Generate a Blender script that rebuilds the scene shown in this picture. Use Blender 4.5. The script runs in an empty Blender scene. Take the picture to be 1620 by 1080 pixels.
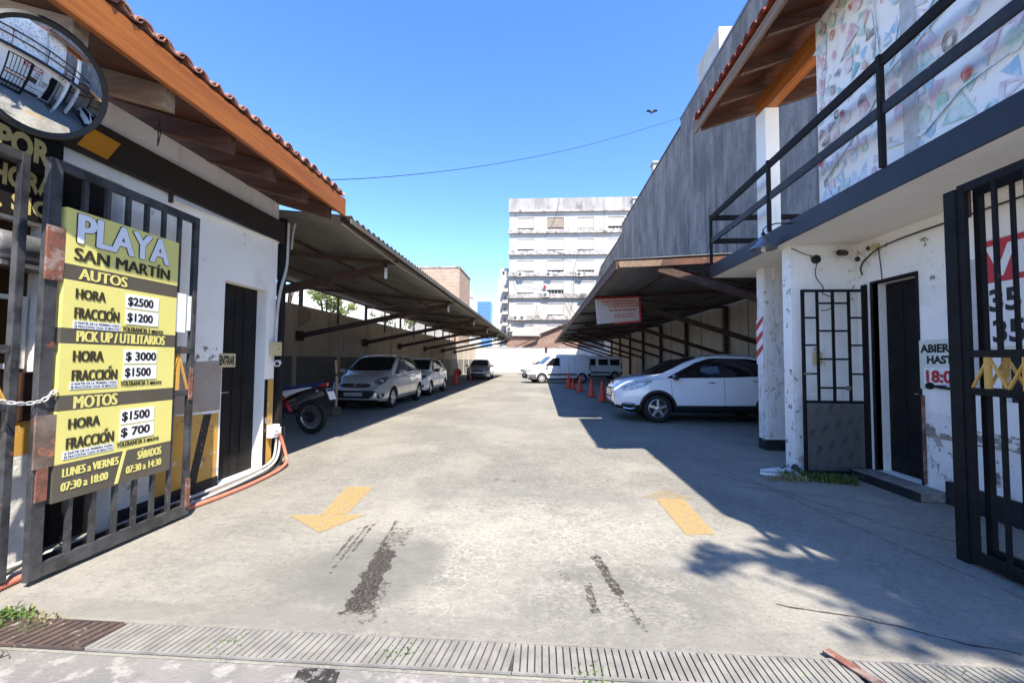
import bpy, bmesh, math, random
import numpy as np
from mathutils import Vector, Matrix, geometry
from mathutils.bvhtree import BVHTree
random.seed(7)
SC = bpy.context.scene
COL = SC.collection
PI = math.pi
# ------------------------------------------------------------------ camera
H = 1.38
cam_d = bpy.data.cameras.new('camera'); cam = bpy.data.objects.new('camera', cam_d); COL.objects.link(cam)
cam_d.lens = 680.0/1620*36; cam_d.sensor_width = 36; cam_d.sensor_fit = 'HORIZONTAL'
cam_d.clip_start = 0.05; cam_d.clip_end = 3000
def _cam():
    f, vp, roll = 680., (855., 571.), math.radians(.3)
    d = Vector(((vp[0]-810)/f, (vp[1]-540)/f, 1)).normalized()
    u0 = Vector((math.sin(roll), -math.cos(roll), 0)); u = (u0-d*u0.dot(d)).normalized()
    r = d.cross(u)
    R = Matrix((r, d, u))            # camera(x right,y down,z forward) -> world
    rt = R@Vector((1,0,0)); dn = R@Vector((0,1,0)); fw = R@Vector((0,0,1))
    m = Matrix((rt, -dn, -fw)).transposed().to_4x4()
    m.translation = (0,0,H); return m
cam.matrix_world = _cam()
SC.camera = cam
# ------------------------------------------------------------------ light
SUN = Vector((.30,-.58,1.0)).normalized()
W = bpy.data.worlds.new('World'); SC.world = W; W.use_nodes = True
nt = W.node_tree; nt.nodes.clear()
sky = nt.nodes.new('ShaderNodeTexSky'); sky.sky_type = 'NISHITA'; sky.sun_disc = False
sky.sun_elevation = math.asin(SUN.z); sky.sun_rotation = math.atan2(SUN.x, SUN.y)
sky.altitude = 600; sky.air_density = 1.0; sky.dust_density = .1; sky.ozone_density = 2.6
hs = nt.nodes.new('ShaderNodeHueSaturation'); hs.inputs['Saturation'].default_value = 1.2
tint = nt.nodes.new('ShaderNodeMix'); tint.data_type = 'RGBA'; tint.blend_type = 'MULTIPLY'; tint.inputs[0].default_value = 1; tint.inputs[7].default_value = (.78,.75,.86,1)
bg = nt.nodes.new('ShaderNodeBackground'); bg.inputs['Strength'].default_value = .15
wo = nt.nodes.new('ShaderNodeOutputWorld')
nt.links.new(sky.outputs[0], hs.inputs['Color']); nt.links.new(hs.outputs[0], tint.inputs[6]); nt.links.new(tint.outputs[2], bg.inputs[0]); nt.links.new(bg.outputs[0], wo.inputs[0])
sun_d = bpy.data.lights.new('sun', 'SUN'); sun_d.energy = 3.5; sun_d.angle = math.radians(.5); sun_d.color = (1,.93,.82)
sun = bpy.data.objects.new('sun', sun_d); COL.objects.link(sun); sun.location = (10,-10,30)
sun.rotation_mode = 'QUATERNION'; sun.rotation_quaternion = SUN.to_track_quat('Z','Y')
VS = SC.view_settings; VS.view_transform = 'Standard'; VS.look = 'None'; VS.gamma = 1; VS.exposure = 1.7
SC.display_settings.display_device = 'sRGB'
SC.cycles.max_bounces = 10; SC.cycles.diffuse_bounces = 8; SC.cycles.transparent_max_bounces = 12
# ------------------------------------------------------------------ materials
def S(r,g,b):
    f = lambda c: (c/255/12.92 if c/255 <= .04045 else ((c/255+.055)/1.055)**2.4)
    return (f(r),f(g),f(b),1)
def C3(c): return tuple(c) if len(c) == 4 else tuple(c)+(1,)
class NT:
    def __init__(s, name):
        s.m = bpy.data.materials.new(name); s.m.use_nodes = True; s.t = s.m.node_tree
        s.p = s.t.nodes['Principled BSDF']; s.geo = None
        s.pos = s.t.nodes.new('ShaderNodeNewGeometry').outputs['Position']
        s.oc = s.t.nodes.new('ShaderNodeTexCoord').outputs['Object']
    def new(s, ty, **kw):
        n = s.t.nodes.new(ty)
        for k,v in kw.items(): setattr(n,k,v)
        return n
    def link(s,a,b): s.t.links.new(a,b)
    def set(s, sock, v):
        if isinstance(v,(int,float)): sock.default_value = v
        elif isinstance(v,(tuple,list)): sock.default_value = v
        else: s.link(v,sock)
    def math(s, op, a, b=0.0, clamp=False):
        n = s.new('ShaderNodeMath', operation=op, use_clamp=clamp); s.set(n.inputs[0],a); s.set(n.inputs[1],b); return n.outputs[0]
    def mapv(s, v, scale=(1,1,1), rot=(0,0,0), loc=(0,0,0)):
        n = s.new('ShaderNodeMapping'); s.link(v,n.inputs['Vector']); n.inputs['Scale'].default_value = scale
        n.inputs['Rotation'].default_value = rot; n.inputs['Location'].default_value = loc; return n.outputs[0]
    def noise(s, v, scale, detail=6, rough=.6, dist=0.):
        n = s.new('ShaderNodeTexNoise'); s.link(v,n.inputs['Vector']); n.inputs['Scale'].default_value = scale
        n.inputs['Detail'].default_value = detail; n.inputs['Roughness'].default_value = rough; n.inputs['Distortion'].default_value = dist
        return n.outputs['Fac']
    def step(s, v, lo, hi):
        n = s.new('ShaderNodeMapRange', interpolation_type='SMOOTHSTEP'); s.set(n.inputs[0],v)
        n.inputs[1].default_value = lo; n.inputs[2].default_value = hi; n.inputs[3].default_value = 0; n.inputs[4].default_value = 1
        return n.outputs[0]
    def mix(s, f, a, b):
        n = s.new('ShaderNodeMix', data_type='RGBA'); s.set(n.inputs[0],f); s.set(n.inputs[6],a); s.set(n.inputs[7],b); return n.outputs[2]
    def region(s, c, r, rot, soft, v, nz=1.5, na=.35, box=True):
        """soft mask of a rotated box or ellipse in the xy plane, edge broken by noise"""
        q = s.mapv(s.mapv(v, loc=(-c[0],-c[1],0)), rot=(0,0,-rot))
        sp = s.new('ShaderNodeSeparateXYZ'); s.link(q,sp.inputs[0])
        ax = s.math('ABSOLUTE', s.math('DIVIDE', sp.outputs[0], r[0])); ay = s.math('ABSOLUTE', s.math('DIVIDE', sp.outputs[1], r[1]))
        if box: d = s.math('MAXIMUM', ax, ay)
        else: d = s.math('SQRT', s.math('ADD', s.math('MULTIPLY',ax,ax), s.math('MULTIPLY',ay,ay)))
        n = s.math('MULTIPLY', s.math('SUBTRACT', s.noise(v,nz,6), .5), na*2)
        d = s.math('ADD', d, n)
        return s.math('SUBTRACT', 1.0, s.step(d, 1-soft, 1+soft*.2))
def wm(name, c1, c2=None, s=3., st=(1,1,1), lo=.35, hi=.65, rough=.75, layers=(), bump=.0, bs=80., bst=(1,1,1), metal=0., spec=.4, world=True, coat=0., alpha=None, rough_var=0.):
    """weathered surface: two tones by noise, then layers of (colour, scale, stretch, lo, hi, amount[, region])"""
    k = NT(name); v = k.pos if world else k.oc
    col = C3(c1)
    if c2 is not None:
        f = k.step(k.noise(k.mapv(v,st),s,8,.65), lo, hi); col = k.mix(f, C3(c1), C3(c2))
    for L in layers:
        c, ls, lst, l0, l1, amt = L[:6]
        f = k.step(k.noise(k.mapv(v,lst,loc=(3.7*ls,1.3,7.1)),ls,8,.68), l0, l1)
        f = k.math('MULTIPLY', f, amt)
        if len(L) > 6: f = k.math('MULTIPLY', f, k.region(*L[6], v))
        col = k.mix(f, col, C3(c))
    k.set(k.p.inputs['Base Color'], col)
    k.p.inputs['Roughness'].default_value = rough; k.p.inputs['Metallic'].default_value = metal
    k.p.inputs['Specular IOR Level'].default_value = spec
    if rough_var:
        k.set(k.p.inputs['Roughness'], k.math('ADD', rough-rough_var/2, k.math('MULTIPLY', k.noise(v,6.,4), rough_var), True))
    if coat: k.p.inputs['Coat Weight'].default_value = coat; k.p.inputs['Coat Roughness'].default_value = .03
    if bump:
        b = k.new('ShaderNodeBump'); b.inputs['Strength'].default_value = bump; b.inputs['Distance'].default_value = .02
        k.link(k.noise(k.mapv(v,bst),bs,5,.7), b.inputs['Height']); k.link(b.outputs[0], k.p.inputs['Normal'])
    if alpha:   # (scale, lo, hi[, stretch])
        a = k.step(k.noise(k.mapv(v, alpha[3] if len(alpha) > 3 else (1,1,1)), alpha[0], 9, .72), alpha[1], alpha[2])
        k.set(k.p.inputs['Alpha'], k.math('MULTIPLY', a, alpha[4]) if len(alpha) > 4 else a)
    return k.m
def brick(name, c1, c2, mortar, sc, axis='xz', rough=.85, layers=()):
    k = NT(name); v = k.pos
    sp = k.new('ShaderNodeSeparateXYZ'); k.link(v,sp.inputs[0]); cb = k.new('ShaderNodeCombineXYZ')
    s_ = sp.outputs[0] if axis[0] == 'x' else sp.outputs[1]
    if axis == 'any': s_ = k.math('ADD', sp.outputs[0], sp.outputs[1])
    k.link(s_, cb.inputs[0]); k.link(sp.outputs[2], cb.inputs[1])
    b = k.new('ShaderNodeTexBrick'); k.link(cb.outputs[0], b.inputs['Vector'])
    b.inputs['Color1'].default_value = C3(c1); b.inputs['Color2'].default_value = C3(c2); b.inputs['Mortar'].default_value = C3(mortar)
    b.inputs['Scale'].default_value = sc; b.inputs['Mortar Size'].default_value = .012; b.inputs['Brick Width'].default_value = .5; b.inputs['Row Height'].default_value = .2
    col = b.outputs[0]
    for L in layers:
        c, ls, lst, l0, l1, amt = L[:6]
        col = k.mix(k.math('MULTIPLY', k.step(k.noise(k.mapv(v,lst),ls,8,.68),l0,l1), amt), col, C3(c))
    k.set(k.p.inputs['Base Color'], col); k.p.inputs['Roughness'].default_value = rough
    return k.m
def glass_dark(name, c=(.012,.014,.016,1), rough=.03):
    k = NT(name); k.p.inputs['Base Color'].default_value = c; k.p.inputs['Roughness'].default_value = rough
    k.p.inputs['Specular IOR Level'].default_value = .45; return k.m
def leafmat(name, c1, c2):
    k = NT(name); col = k.mix(k.step(k.noise(k.pos,2.2,3),.35,.65), C3(c1), C3(c2))
    col = k.mix(k.step(k.noise(k.pos,25.,2),.4,.7), col, C3(tuple(x*1.5 for x in c2[:3])))
    k.set(k.p.inputs['Base Color'], col); k.p.inputs['Roughness'].default_value = .55
    tr = k.new('ShaderNodeBsdfTranslucent'); k.set(tr.inputs[0], col); mx = k.new('ShaderNodeMixShader'); mx.inputs[0].default_value = .3
    k.link(k.p.outputs[0], mx.inputs[1]); k.link(tr.outputs[0], mx.inputs[2])
    k.link(mx.outputs[0], k.t.nodes['Material Output'].inputs[0]); return k.m
X1 = (1,1,1); VERT = (1,1,.08)      # VERT: streaks that run down a wall
DIRT = (.10,.085,.07); BLACKG = (.02,.02,.02)
M = {}
def ground_mat():
    k = NT('concrete_ground'); v = k.pos
    N = lambda sc,st=X1,d=8,r=.65,dist=0.: k.noise(k.mapv(v,st,loc=(sc*1.3,sc*.7,2)),sc,d,r,dist)
    GK = (.635,.628,.585)
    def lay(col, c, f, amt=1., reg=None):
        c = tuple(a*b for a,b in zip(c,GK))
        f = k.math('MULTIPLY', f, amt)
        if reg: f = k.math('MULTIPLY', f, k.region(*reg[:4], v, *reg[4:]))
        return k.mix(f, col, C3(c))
    col = k.mix(k.step(N(.9),.35,.68), (.275,.256,.215,1), (.205,.194,.168,1))
    col = lay(col,(.25,.242,.228), k.step(N(.45,(1,.5,1)),.42,.62), .8)
    col = lay(col,(.52,.495,.44), k.step(N(.8,(1,.6,1)),.52,.66), .55)
    col = lay(col,(.50,.47,.42), k.step(N(16.,X1,6,.82),.46,.62), .6)
    col = lay(col,(.25,.24,.225), k.step(N(23.,X1,6,.82),.52,.64), .7)
    col = lay(col,(.17,.165,.15), k.step(N(48.,(1,1.4,1),3,.8),.56,.66), .55)
    col = lay(col,(.56,.53,.465), k.step(N(40.,(1,1.4,1),3,.8),.55,.66), .4)
    # smooth trowelled patches
    smooth = [((-9,-9),(.1,.1),0,.2,2.4,.55,False),((-1.5,2.6),(.55,.5),.1,.8,1.6,.5,False),((.55,2.66),(.80,.40),0,.35,2.4,.6,False),((-.35,5.6),(.85,1.0),-.1,.6,1.4,.7,False),((-.1,4.55),(1.6,.22),0,.5,1.5,.3,False),((.1,2.28),(3.4,.10),0,.4,2.,.25,True)]
    for i,r in enumerate(smooth): col = lay(col, [(.205,.20,.186),(.235,.228,.21),(.225,.218,.20),(.25,.243,.226),(.30,.292,.28),(.30,.285,.262)][i], k.step(N(2.6),.30,.55), [.9,.6,.75,.6,.7,.8][i], r)
    # worn lime slurry: grainy pale areas and a web of pale veins
    grain = k.math('MULTIPLY', k.step(N(3.2,(1,1.6,1),9,.7),.42,.60), k.step(N(28.,(1,1.8,1),5,.8),.40,.58))
    col = lay(col,(.56,.525,.47), grain, .95, ((-.05,3.75),(1.7,.75),.08,.7,1.3,.35,False))
    col = lay(col,(.56,.525,.47), grain, .7, ((.2,3.1),(2.4,1.3),.0,.8,1.3,.35,False))
    va = k.math('ABSOLUTE', k.math('SUBTRACT', N(2.6,(1,1.3,1),7,.62,.7), .5)); vm = k.math('SUBTRACT', 1.0, k.step(va,.004,.020))
    vm = k.math('MULTIPLY', vm, k.step(N(9.),.42,.62)); col = lay(col,(.56,.53,.48), vm, .5, ((-.05,3.1),(1.5,1.0),.1,.7,1.2,.4,False))
    va = k.math('ABSOLUTE', k.math('SUBTRACT', N(1.1,(1,1.1,1),8,.66,.4), .5)); vm = k.math('SUBTRACT', 1.0, k.step(va,.0015,.006))
    col = lay(col,(.20,.19,.178), vm, .45)
    def web(sc, lo, hi):
        wv = k.new('ShaderNodeVectorMath', operation='ADD'); nz_ = k.new('ShaderNodeTexNoise'); nz_.inputs['Scale'].default_value = sc*.35; nz_.inputs['Detail'].default_value = 5
        k.link(v,nz_.inputs['Vector']); sc_ = k.new('ShaderNodeVectorMath', operation='SCALE'); k.link(nz_.outputs['Color'],sc_.inputs[0]); sc_.inputs['Scale'].default_value = 3.2/sc
        k.link(v,wv.inputs[0]); k.link(sc_.outputs[0],wv.inputs[1]); vo = k.new('ShaderNodeTexVoronoi', feature='DISTANCE_TO_EDGE'); vo.inputs['Scale'].default_value = sc
        k.link(wv.outputs[0],vo.inputs['Vector']); return k.math('SUBTRACT', 1.0, k.step(vo.outputs['Distance'],lo,hi))
    w1 = k.math('MULTIPLY', web(7.,.004,.06), k.step(N(5.,X1,6),.42,.58)); w2 = k.math('MULTIPLY', web(17.,.01,.14), k.step(N(3.,X1,6),.38,.56))
    col = lay(col,(.60,.57,.50), w2, .75, ((.0,3.72),(1.9,.72),.05,.7,1.4,.4,False))
    col = lay(col,(.60,.57,.50), w1, .45, ((.2,3.1),(1.2,.85),.1,.6,1.4,.4,False))
    col = lay(col,(.57,.54,.475), w2, .35, ((0,6.5),(2.8,3.2),0,.6,1.,.4,False))
    col = lay(col,(.235,.23,.215), k.step(N(3.),.10,.45), .62, ((-1.08,2.90),(.52,.62),.16,.35,2.6,.62,False))
    col = lay(col,(.21,.205,.192), k.step(N(5.),.40,.62), .4, ((-1.08,2.90),(.52,.62),.16,.5,2.2,.6,False))
    col = lay(col,(.60,.57,.50), w1, .85, ((-.48,2.95),(.22,.75),-.15,.5,2.,.4,False))
    col = lay(col,(.60,.57,.50), w2, .6, ((-.45,3.0),(.25,.8),-.15,.5,2.,.4,False))
    # long traffic streaks down the lane
    col = lay(col,(.52,.49,.44), k.step(N(2.6,(.35,3.5,1)),.54,.68), .5, ((0,24),(5,19),0,.3,.5,.2,True))
    col = lay(col,(.25,.24,.225), k.step(N(2.0,(.3,4,1)),.55,.70), .45, ((0,24),(5,19),0,.3,.5,.2,True))
    # darker broken patches of ground under the carports
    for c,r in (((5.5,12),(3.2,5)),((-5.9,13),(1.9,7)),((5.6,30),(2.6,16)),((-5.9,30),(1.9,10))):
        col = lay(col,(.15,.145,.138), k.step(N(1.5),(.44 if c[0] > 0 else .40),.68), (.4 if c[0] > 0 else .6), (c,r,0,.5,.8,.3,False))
    # oil stains and rubber marks
    gravel = k.mix(k.step(N(60.,X1,4,.8),.42,.62), (.018,.016,.015,1), (.10,.082,.068,1))
    def stain(c,r,rot,na,nz,thr,amt):
        nonlocal col
        f = k.math('MULTIPLY', k.step(N(26.,(1,.8,1),6,.8),thr-.03,thr+.05), amt)
        f = k.math('MULTIPLY', f, k.region(c,r,rot,.15,v,nz,na,True)); col = k.mix(f,col,gravel)
    stain((-1.06,2.76),(.078,.42),.13,.95,11.,.38,.95); stain((-1.0,2.50),(.10,.20),.13,.6,14.,.50,.8); stain((-1.10,3.38),(.09,.18),.1,.9,13.,.52,.85)
    for dx in (-.045,.0,.04): stain((-1.40+dx,3.22+dx),(.012,.36-abs(dx)*2),.10,1.6,11.,.46,.9)
    stain((-1.20,3.42),(.014,.26),.1,1.4,11.,.46,.9)
    stain((.435,2.90),(.034,.27),.17,1.0,12.,.44,.95); stain((.50,2.50),(.022,.20),.22,1.3,14.,.50,.85); stain((.305,2.60),(.026,.16),.06,1.1,13.,.46,.9); stain((.14,3.05),(.05,.20),.1,1.2,15.,.60,.7); stain((.16,2.85),(.03,.06),0,1.,15.,.5,.8)
    stain((.60,2.75),(.012,.25),.2,1.4,15.,.56,.6)
    stain((-.93,2.24),(.05,.06),0,1.2,18.,.56,.8); stain((-.82,2.22),(.02,.07),0,1.2,18.,.56,.8); stain((-.5,5.05),(.03,.03),0,.9,12.,.45,.9); stain((-.3,5.0),(.025,.02),0,.9,12.,.45,.9)
    k.set(k.p.inputs['Base Color'], col); k.p.inputs['Roughness'].default_value = .9; k.p.inputs['Specular IOR Level'].default_value = .25
    b = k.new('ShaderNodeBump'); b.inputs['Strength'].default_value = .45; b.inputs['Distance'].default_value = .012
    k.link(k.math('ADD', N(45.,X1,5,.75), k.math('MULTIPLY', grain, .6)), b.inputs['Height']); k.link(b.outputs[0], k.p.inputs['Normal'])
    return k.m
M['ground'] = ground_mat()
M['sidewalk'] = wm('concrete_pavement', (.215,.20,.178), (.15,.142,.13), 2.2, X1, .35,.7, .9, bump=.5, bs=45., layers=[
    ((.33,.31,.275), 9., X1, .50,.62, .8), ((.12,.115,.11), 14., X1, .60,.70, .5)])
M['crack'] = wm('crack_dirt_slot_shade', (.03,.028,.025), (.07,.062,.055), 20., rough=.95)
M['stain'] = wm('oil_stain', (.022,.02,.018), (.075,.06,.05), 24., X1, .4,.75, .9, bump=.6, bs=90., alpha=(22.,.44,.52))
M['stain_thin'] = wm('tyre_mark', (.03,.028,.027), (.06,.055,.05), 30., X1, .4,.6, .9, alpha=(13.,.49,.54,(1.6,.7,1)))
M['paint_yellow_road'] = wm('road_paint', (.42,.28,.10), (.36,.27,.14), 14., X1, .35,.7, .85, alpha=(30.,.22,.52,X1,.78), bump=.3, bs=60.)
M['paint_yellow_faded'] = wm('road_paint_faded', (.42,.28,.10), (.36,.27,.14), 14., X1, .35,.7, .85, alpha=(30.,.38,.66,X1,.7), bump=.3, bs=60.)
M['white_wall'] = wm('white_wall', (.90,.875,.82), (.84,.81,.74), 1.4, X1, .4,.75, .85, bump=.12, bs=40., layers=[
    ((.50,.45,.38), 2.2, VERT, .60,.78, .5), ((.28,.24,.2), 5., X1, .70,.76, .8), ((.52,.46,.39), .9, X1, .56,.74, .45), ((.36,.31,.26), 9., (1,1,.5), .64,.72, .7), ((.66,.60,.51), 3., VERT, .54,.70, .5)])
M['white_peel'] = wm('peeling_white_wall', (.83,.81,.77), (.70,.67,.62), 4., X1, .4,.7, .9, bump=.5, bs=22., layers=[
    ((.40,.33,.27), 3.4, X1, .58,.62, .9), ((.10,.085,.07), 7., X1, .66,.70, .8)])
M['cream'] = wm('cream_soffit', (.86,.80,.70), (.80,.73,.62), 1.3, X1, .35,.7, .85, bump=.08, bs=30., layers=[((.45,.36,.27), 6., (2,.6,1), .70,.76, .6)])
M['bare_render'] = wm('bare_render', (.40,.33,.275), (.33,.27,.22), 3., X1, .35,.7, .9, bump=.3, bs=40., layers=[((.60,.55,.48), 6., X1, .6,.68, .7)])
M['yellow_paint'] = wm('yellow_paint', (.62,.34,.06), (.55,.33,.10), 4., X1, .35,.7, .8, bump=.15, bs=40., layers=[((.72,.62,.46), 9., X1, .6,.66, .8)])
M['orange_panel'] = wm('orange_panel', (.60,.24,.015), (.52,.2,.015), 2., rough=.6)
M['black_paint'] = wm('black_wall_paint', (.010,.0095,.0095), (.018,.016,.015), 4., rough=.8, bump=.1, bs=40., spec=.2)
M['black_worn'] = wm('black_worn_paint', (.014,.014,.016), (.035,.03,.028), 6., X1, .4,.75, .6, bump=.3, bs=30., layers=[((.30,.26,.22), 7., X1, .63,.68, .85)])
M['band_brown'] = wm('dark_beam', (.030,.019,.012), (.018,.012,.009), 2., (1,.3,1), rough=.7)
M['navy'] = wm('navy_fascia', (.012,.012,.017), (.020,.021,.029), 2.5, X1, .35,.7, .5, bump=.15, bs=25., layers=[((.20,.22,.27), 14., (1,1,.6), .70,.78, .7), ((.09,.10,.14), 2., (1,1.5,.15), .6,.8, .6)])
M['black_metal'] = wm('black_gate_metal', (.009,.009,.009), (.015,.014,.013), 5., rough=.7, spec=.15, layers=[((.11,.05,.028), 9., X1, .66,.74, .8)])
M['grey_metal'] = wm('sunlit_gate_metal', (.022,.022,.024), (.065,.065,.068), 7., rough=.4, spec=.5, layers=[((.22,.085,.045), 8., X1, .60,.70, .8), ((.22,.22,.22), 18., X1, .64,.7, .6)])  # rust and chips are wear; the lighter grey paints in sunlight on the bars
M['rust'] = wm('rusty_metal', (.23,.085,.05), (.12,.06,.045), 12., rough=.8, bump=.3, bs=60., layers=[((.34,.28,.24), 9., X1, .52,.6, .6)])
M['rust_plate'] = wm('rusty_plate', (.20,.15,.12), (.12,.08,.06), 9., rough=.7, bump=.2, layers=[((.42,.14,.07), 10., X1, .55,.62, .9)])
M['rust_dark'] = wm('dark_rusty_steel', (.085,.042,.028), (.045,.026,.019), 6., rough=.7, layers=[((.16,.055,.025), 4., X1, .55,.7, .6)])
M['rust_edge'] = wm('rusty_edge_steel', (.15,.06,.035), (.085,.04,.028), 5., rough=.7, layers=[((.25,.13,.08), 8., X1, .58,.68, .6)])
M['sheet'] = wm('galvanised_sheet', (.19,.18,.16), (.13,.125,.11), 1.2, (1,.4,1), rough=.6, metal=.25, layers=[((.16,.085,.05), 2.2, (1,.5,1), .55,.72, .6)])
M['sheet_right'] = wm('weathered_sheet', (.16,.16,.155), (.105,.105,.10), 1.2, (1,.4,1), rough=.6, metal=.2, layers=[((.15,.07,.04), 2.2, (1,.5,1), .56,.72, .6)])
M['wood_orange'] = wm('varnished_pine', (.41,.135,.026), (.27,.08,.016), 2.2, (6,.35,9), .35,.65, .45, layers=[((.16,.045,.012), 3.5, (4,.8,4), .68,.75, .9)], coat=.15)
M['wood_dark'] = wm('dark_rafter', (.15,.07,.048), (.085,.042,.03), 3., (.5,5,6), .35,.65, .6)
M['wood_light'] = wm('pale_rafter', (.36,.26,.18), (.24,.165,.115), 3., (.6,6,6), .35,.65, .75, layers=[((.07,.045,.03), 5., (1,5,5), .6,.7, .7)])  # paler wood for the two rafters nearest the street
M['wood_soffit'] = wm('board_soffit', (.12,.042,.019), (.075,.026,.014), 3., (.5,8,1), .35,.65, .55)
M['wood_fascia2'] = wm('grey_fascia', (.28,.19,.12), (.18,.12,.08), 3., (6,.4,8), .35,.65, .8)
M['tile'] = wm('clay_tile', (.36,.165,.115), (.25,.11,.08), 9., X1, .35,.65, .85, bump=.2, layers=[((.52,.36,.28), 12., X1, .54,.68, .7), ((.06,.045,.04), 8., X1, .58,.7, .7)])
M['tile_red'] = wm('red_clay_tile', (.30,.055,.025), (.20,.04,.02), 7., X1, .35,.65, .8, bump=.2, layers=[((.45,.25,.18), 14., X1, .62,.7, .6)])
M['perim'] = wm('stained_concrete_wall', (.62,.53,.42), (.50,.42,.33), 1.2, X1, .35,.7, .9, bump=.15, bs=30., layers=[
    ((.11,.085,.065), 2.6, VERT, .56,.74, .75), ((.58,.50,.40), 1.6, VERT, .56,.7, .5)])
M['perim_right'] = wm('stained_concrete_wall_pale', (.58,.52,.43), (.47,.41,.33), 1.2, X1, .35,.7, .9, bump=.15, bs=30., layers=[
    ((.12,.095,.075), 2.2, VERT, .58,.76, .7), ((.62,.57,.49), 1.4, VERT, .56,.7, .5)])
M['dado'] = wm('grey_dado', (.22,.21,.195), (.17,.165,.155), 1.5, rough=.8, layers=[((.05,.045,.04), 2.2, VERT, .6,.75, .6)])
M['bigwall'] = wm('dark_raw_concrete', (.27,.25,.228), (.145,.135,.125), .9, (1,1,.45), .35,.65, .9, bump=.6, bs=14., layers=[
    ((.065,.063,.06), 1.8, (1,1,.06), .50,.68, .75), ((.36,.345,.33), 1.5, (1,1,.09), .54,.70, .6), ((.085,.085,.085), 3.5, (1,1,.6), .52,.70, .7), ((.05,.05,.05), .7, (1,1,.6), .54,.72, .7), ((.11,.11,.11), 12., X1, .52,.62, .5), ((.55,.55,.56), 4., (1,1,.3), .70,.76, .8)])
M['white_far'] = wm('white_render_far', (.50,.485,.445), (.41,.39,.35), .4, X1, .35,.7, .85, layers=[((.40,.36,.31), .9, (1,1,.10), .58,.80, .55), ((.30,.27,.23), 2.5, X1, .64,.74, .5)])
M['stain_ledge'] = wm('mouldy_ledge', (.52,.49,.45), (.30,.275,.25), 1.6, X1, .35,.65, .9, layers=[((.06,.055,.05), 1.7, (1,1,.6), .50,.66, .8)])
M['parapet'] = wm('mouldy_parapet', (.40,.38,.355), (.26,.25,.235), .7, (1,1,.3), .35,.65, .9, layers=[((.07,.065,.06), 1.4, (1,1,.25), .54,.7, .7)])
M['back_white'] = wm('whitewashed_wall', (.72,.70,.66), (.64,.61,.56), .6, X1, .35,.7, .85, layers=[((.56,.47,.34), 1.1, X1, .55,.7, .7, ((0,53),(40,30),0,.2))])
M['shutter'] = wm('white_shutter', (.60,.585,.545), (.49,.47,.43), .35, rough=.7)
M['shutter_beige'] = wm('beige_shutter', (.50,.46,.40), (.42,.385,.33), .8, (1,1,6), rough=.75)
M['shutter_brown'] = wm('brown_shutter', (.36,.29,.22), (.28,.22,.17), .8, (1,1,6), rough=.75)
M['scuff'] = wm('scuffed_plaster', (.36,.31,.26), (.22,.19,.165), 6., X1, .35,.65, .95, alpha=(8.,.575,.605), bump=.4, bs=40.)
M['scuff_dense'] = wm('lost_plaster', (.34,.30,.255), (.20,.175,.15), 6., X1, .35,.65, .95, alpha=(7.,.475,.51,(1,.7,1.6)), bump=.4, bs=40.)
M['rust_stain'] = wm('brown_stain', (.30,.20,.12), (.16,.10,.065), 12., X1, .35,.65, .95, alpha=(14.,.52,.72))
M['dark'] = wm('dark_gap', (.03,.03,.03), rough=.8)
M['sky_glass'] = glass_dark('tower_glass', (.10,.20,.38,1), .35)
M['frame_grey'] = wm('window_alu', (.18,.18,.18), rough=.5)
M['ac_white'] = wm('ac_casing', (.70,.69,.66), (.62,.60,.56), 3., rough=.5)
M['ac_grey'] = wm('ac_grille', (.12,.12,.12), rough=.6)
M['brick_far'] = brick('pink_brick', (.44,.31,.22), (.33,.22,.155), (.48,.42,.35), 1.3, 'any', layers=[((.30,.22,.18), .5, X1, .55,.75, .4)])
M['brick_red'] = brick('old_red_brick', (.29,.17,.125), (.22,.125,.09), (.36,.31,.26), 1.6, 'xz', layers=[((.50,.44,.37), .9, X1, .56,.66, .6), ((.09,.07,.06), 1.5, X1, .60,.7, .5)])
M['white_plain'] = wm('white_plastic', (.80,.79,.77), (.74,.73,.70), 6., rough=.45)
M['pipe_grey'] = wm('grey_pipe', (.55,.54,.52), (.42,.41,.39), 8., rough=.5)
M['pipe_red'] = wm('red_corrugated_pipe', (.60,.20,.13), (.52,.17,.11), 8., rough=.5)
M['box_cream'] = wm('cream_box', (.62,.50,.27), (.55,.44,.25), 6., rough=.55)
M['cable'] = wm('black_cable', (.012,.012,.012), rough=.6)
M['cable_pale'] = wm('pale_cable', (.38,.34,.27), rough=.6)
M['sign_yellow'] = wm('banner_yellow', (.70,.63,.20), (.66,.59,.18), 2., rough=.45, spec=.3)
M['sign_dark'] = wm('banner_dark', (.085,.075,.055), (.10,.088,.066), 2., rough=.45)
M['ink_dark'] = wm('dark_lettering', (.045,.038,.02), rough=.5)
M['ink_black'] = wm('black_lettering', (.012,.012,.012), rough=.5)
M['ink_white'] = wm('white_lettering', (.72,.74,.78), rough=.5)
M['ink_red'] = wm('red_lettering', (.45,.03,.035), rough=.5)
M['paper'] = wm('white_paper', (.82,.81,.79), (.78,.77,.75), 8., rough=.6)
M['letter_cream'] = wm('cream_lettering', (.66,.53,.22), rough=.55)
M['mirror'] = wm('mirror_glass', (.92,.93,.94), rough=.02, metal=1.)
M['mirror_rim'] = wm('mirror_rim', (.02,.019,.018), rough=.55)
M['zinc'] = wm('zinc_shade', (.30,.30,.31), (.22,.22,.23), 9., rough=.4, metal=.6)
M['bulb'] = wm('unlit_lamp_glass', (.75,.74,.72), rough=.2)
M['mesh_black'] = None
M['tyre'] = wm('tyre_rubber', (.012,.012,.012), (.018,.018,.018), 20., rough=.8)
M['alloy'] = wm('alloy_wheel', (.50,.50,.51), rough=.3, metal=.8)
M['chrome'] = wm('chrome', (.75,.75,.76), rough=.12, metal=1.)
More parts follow.
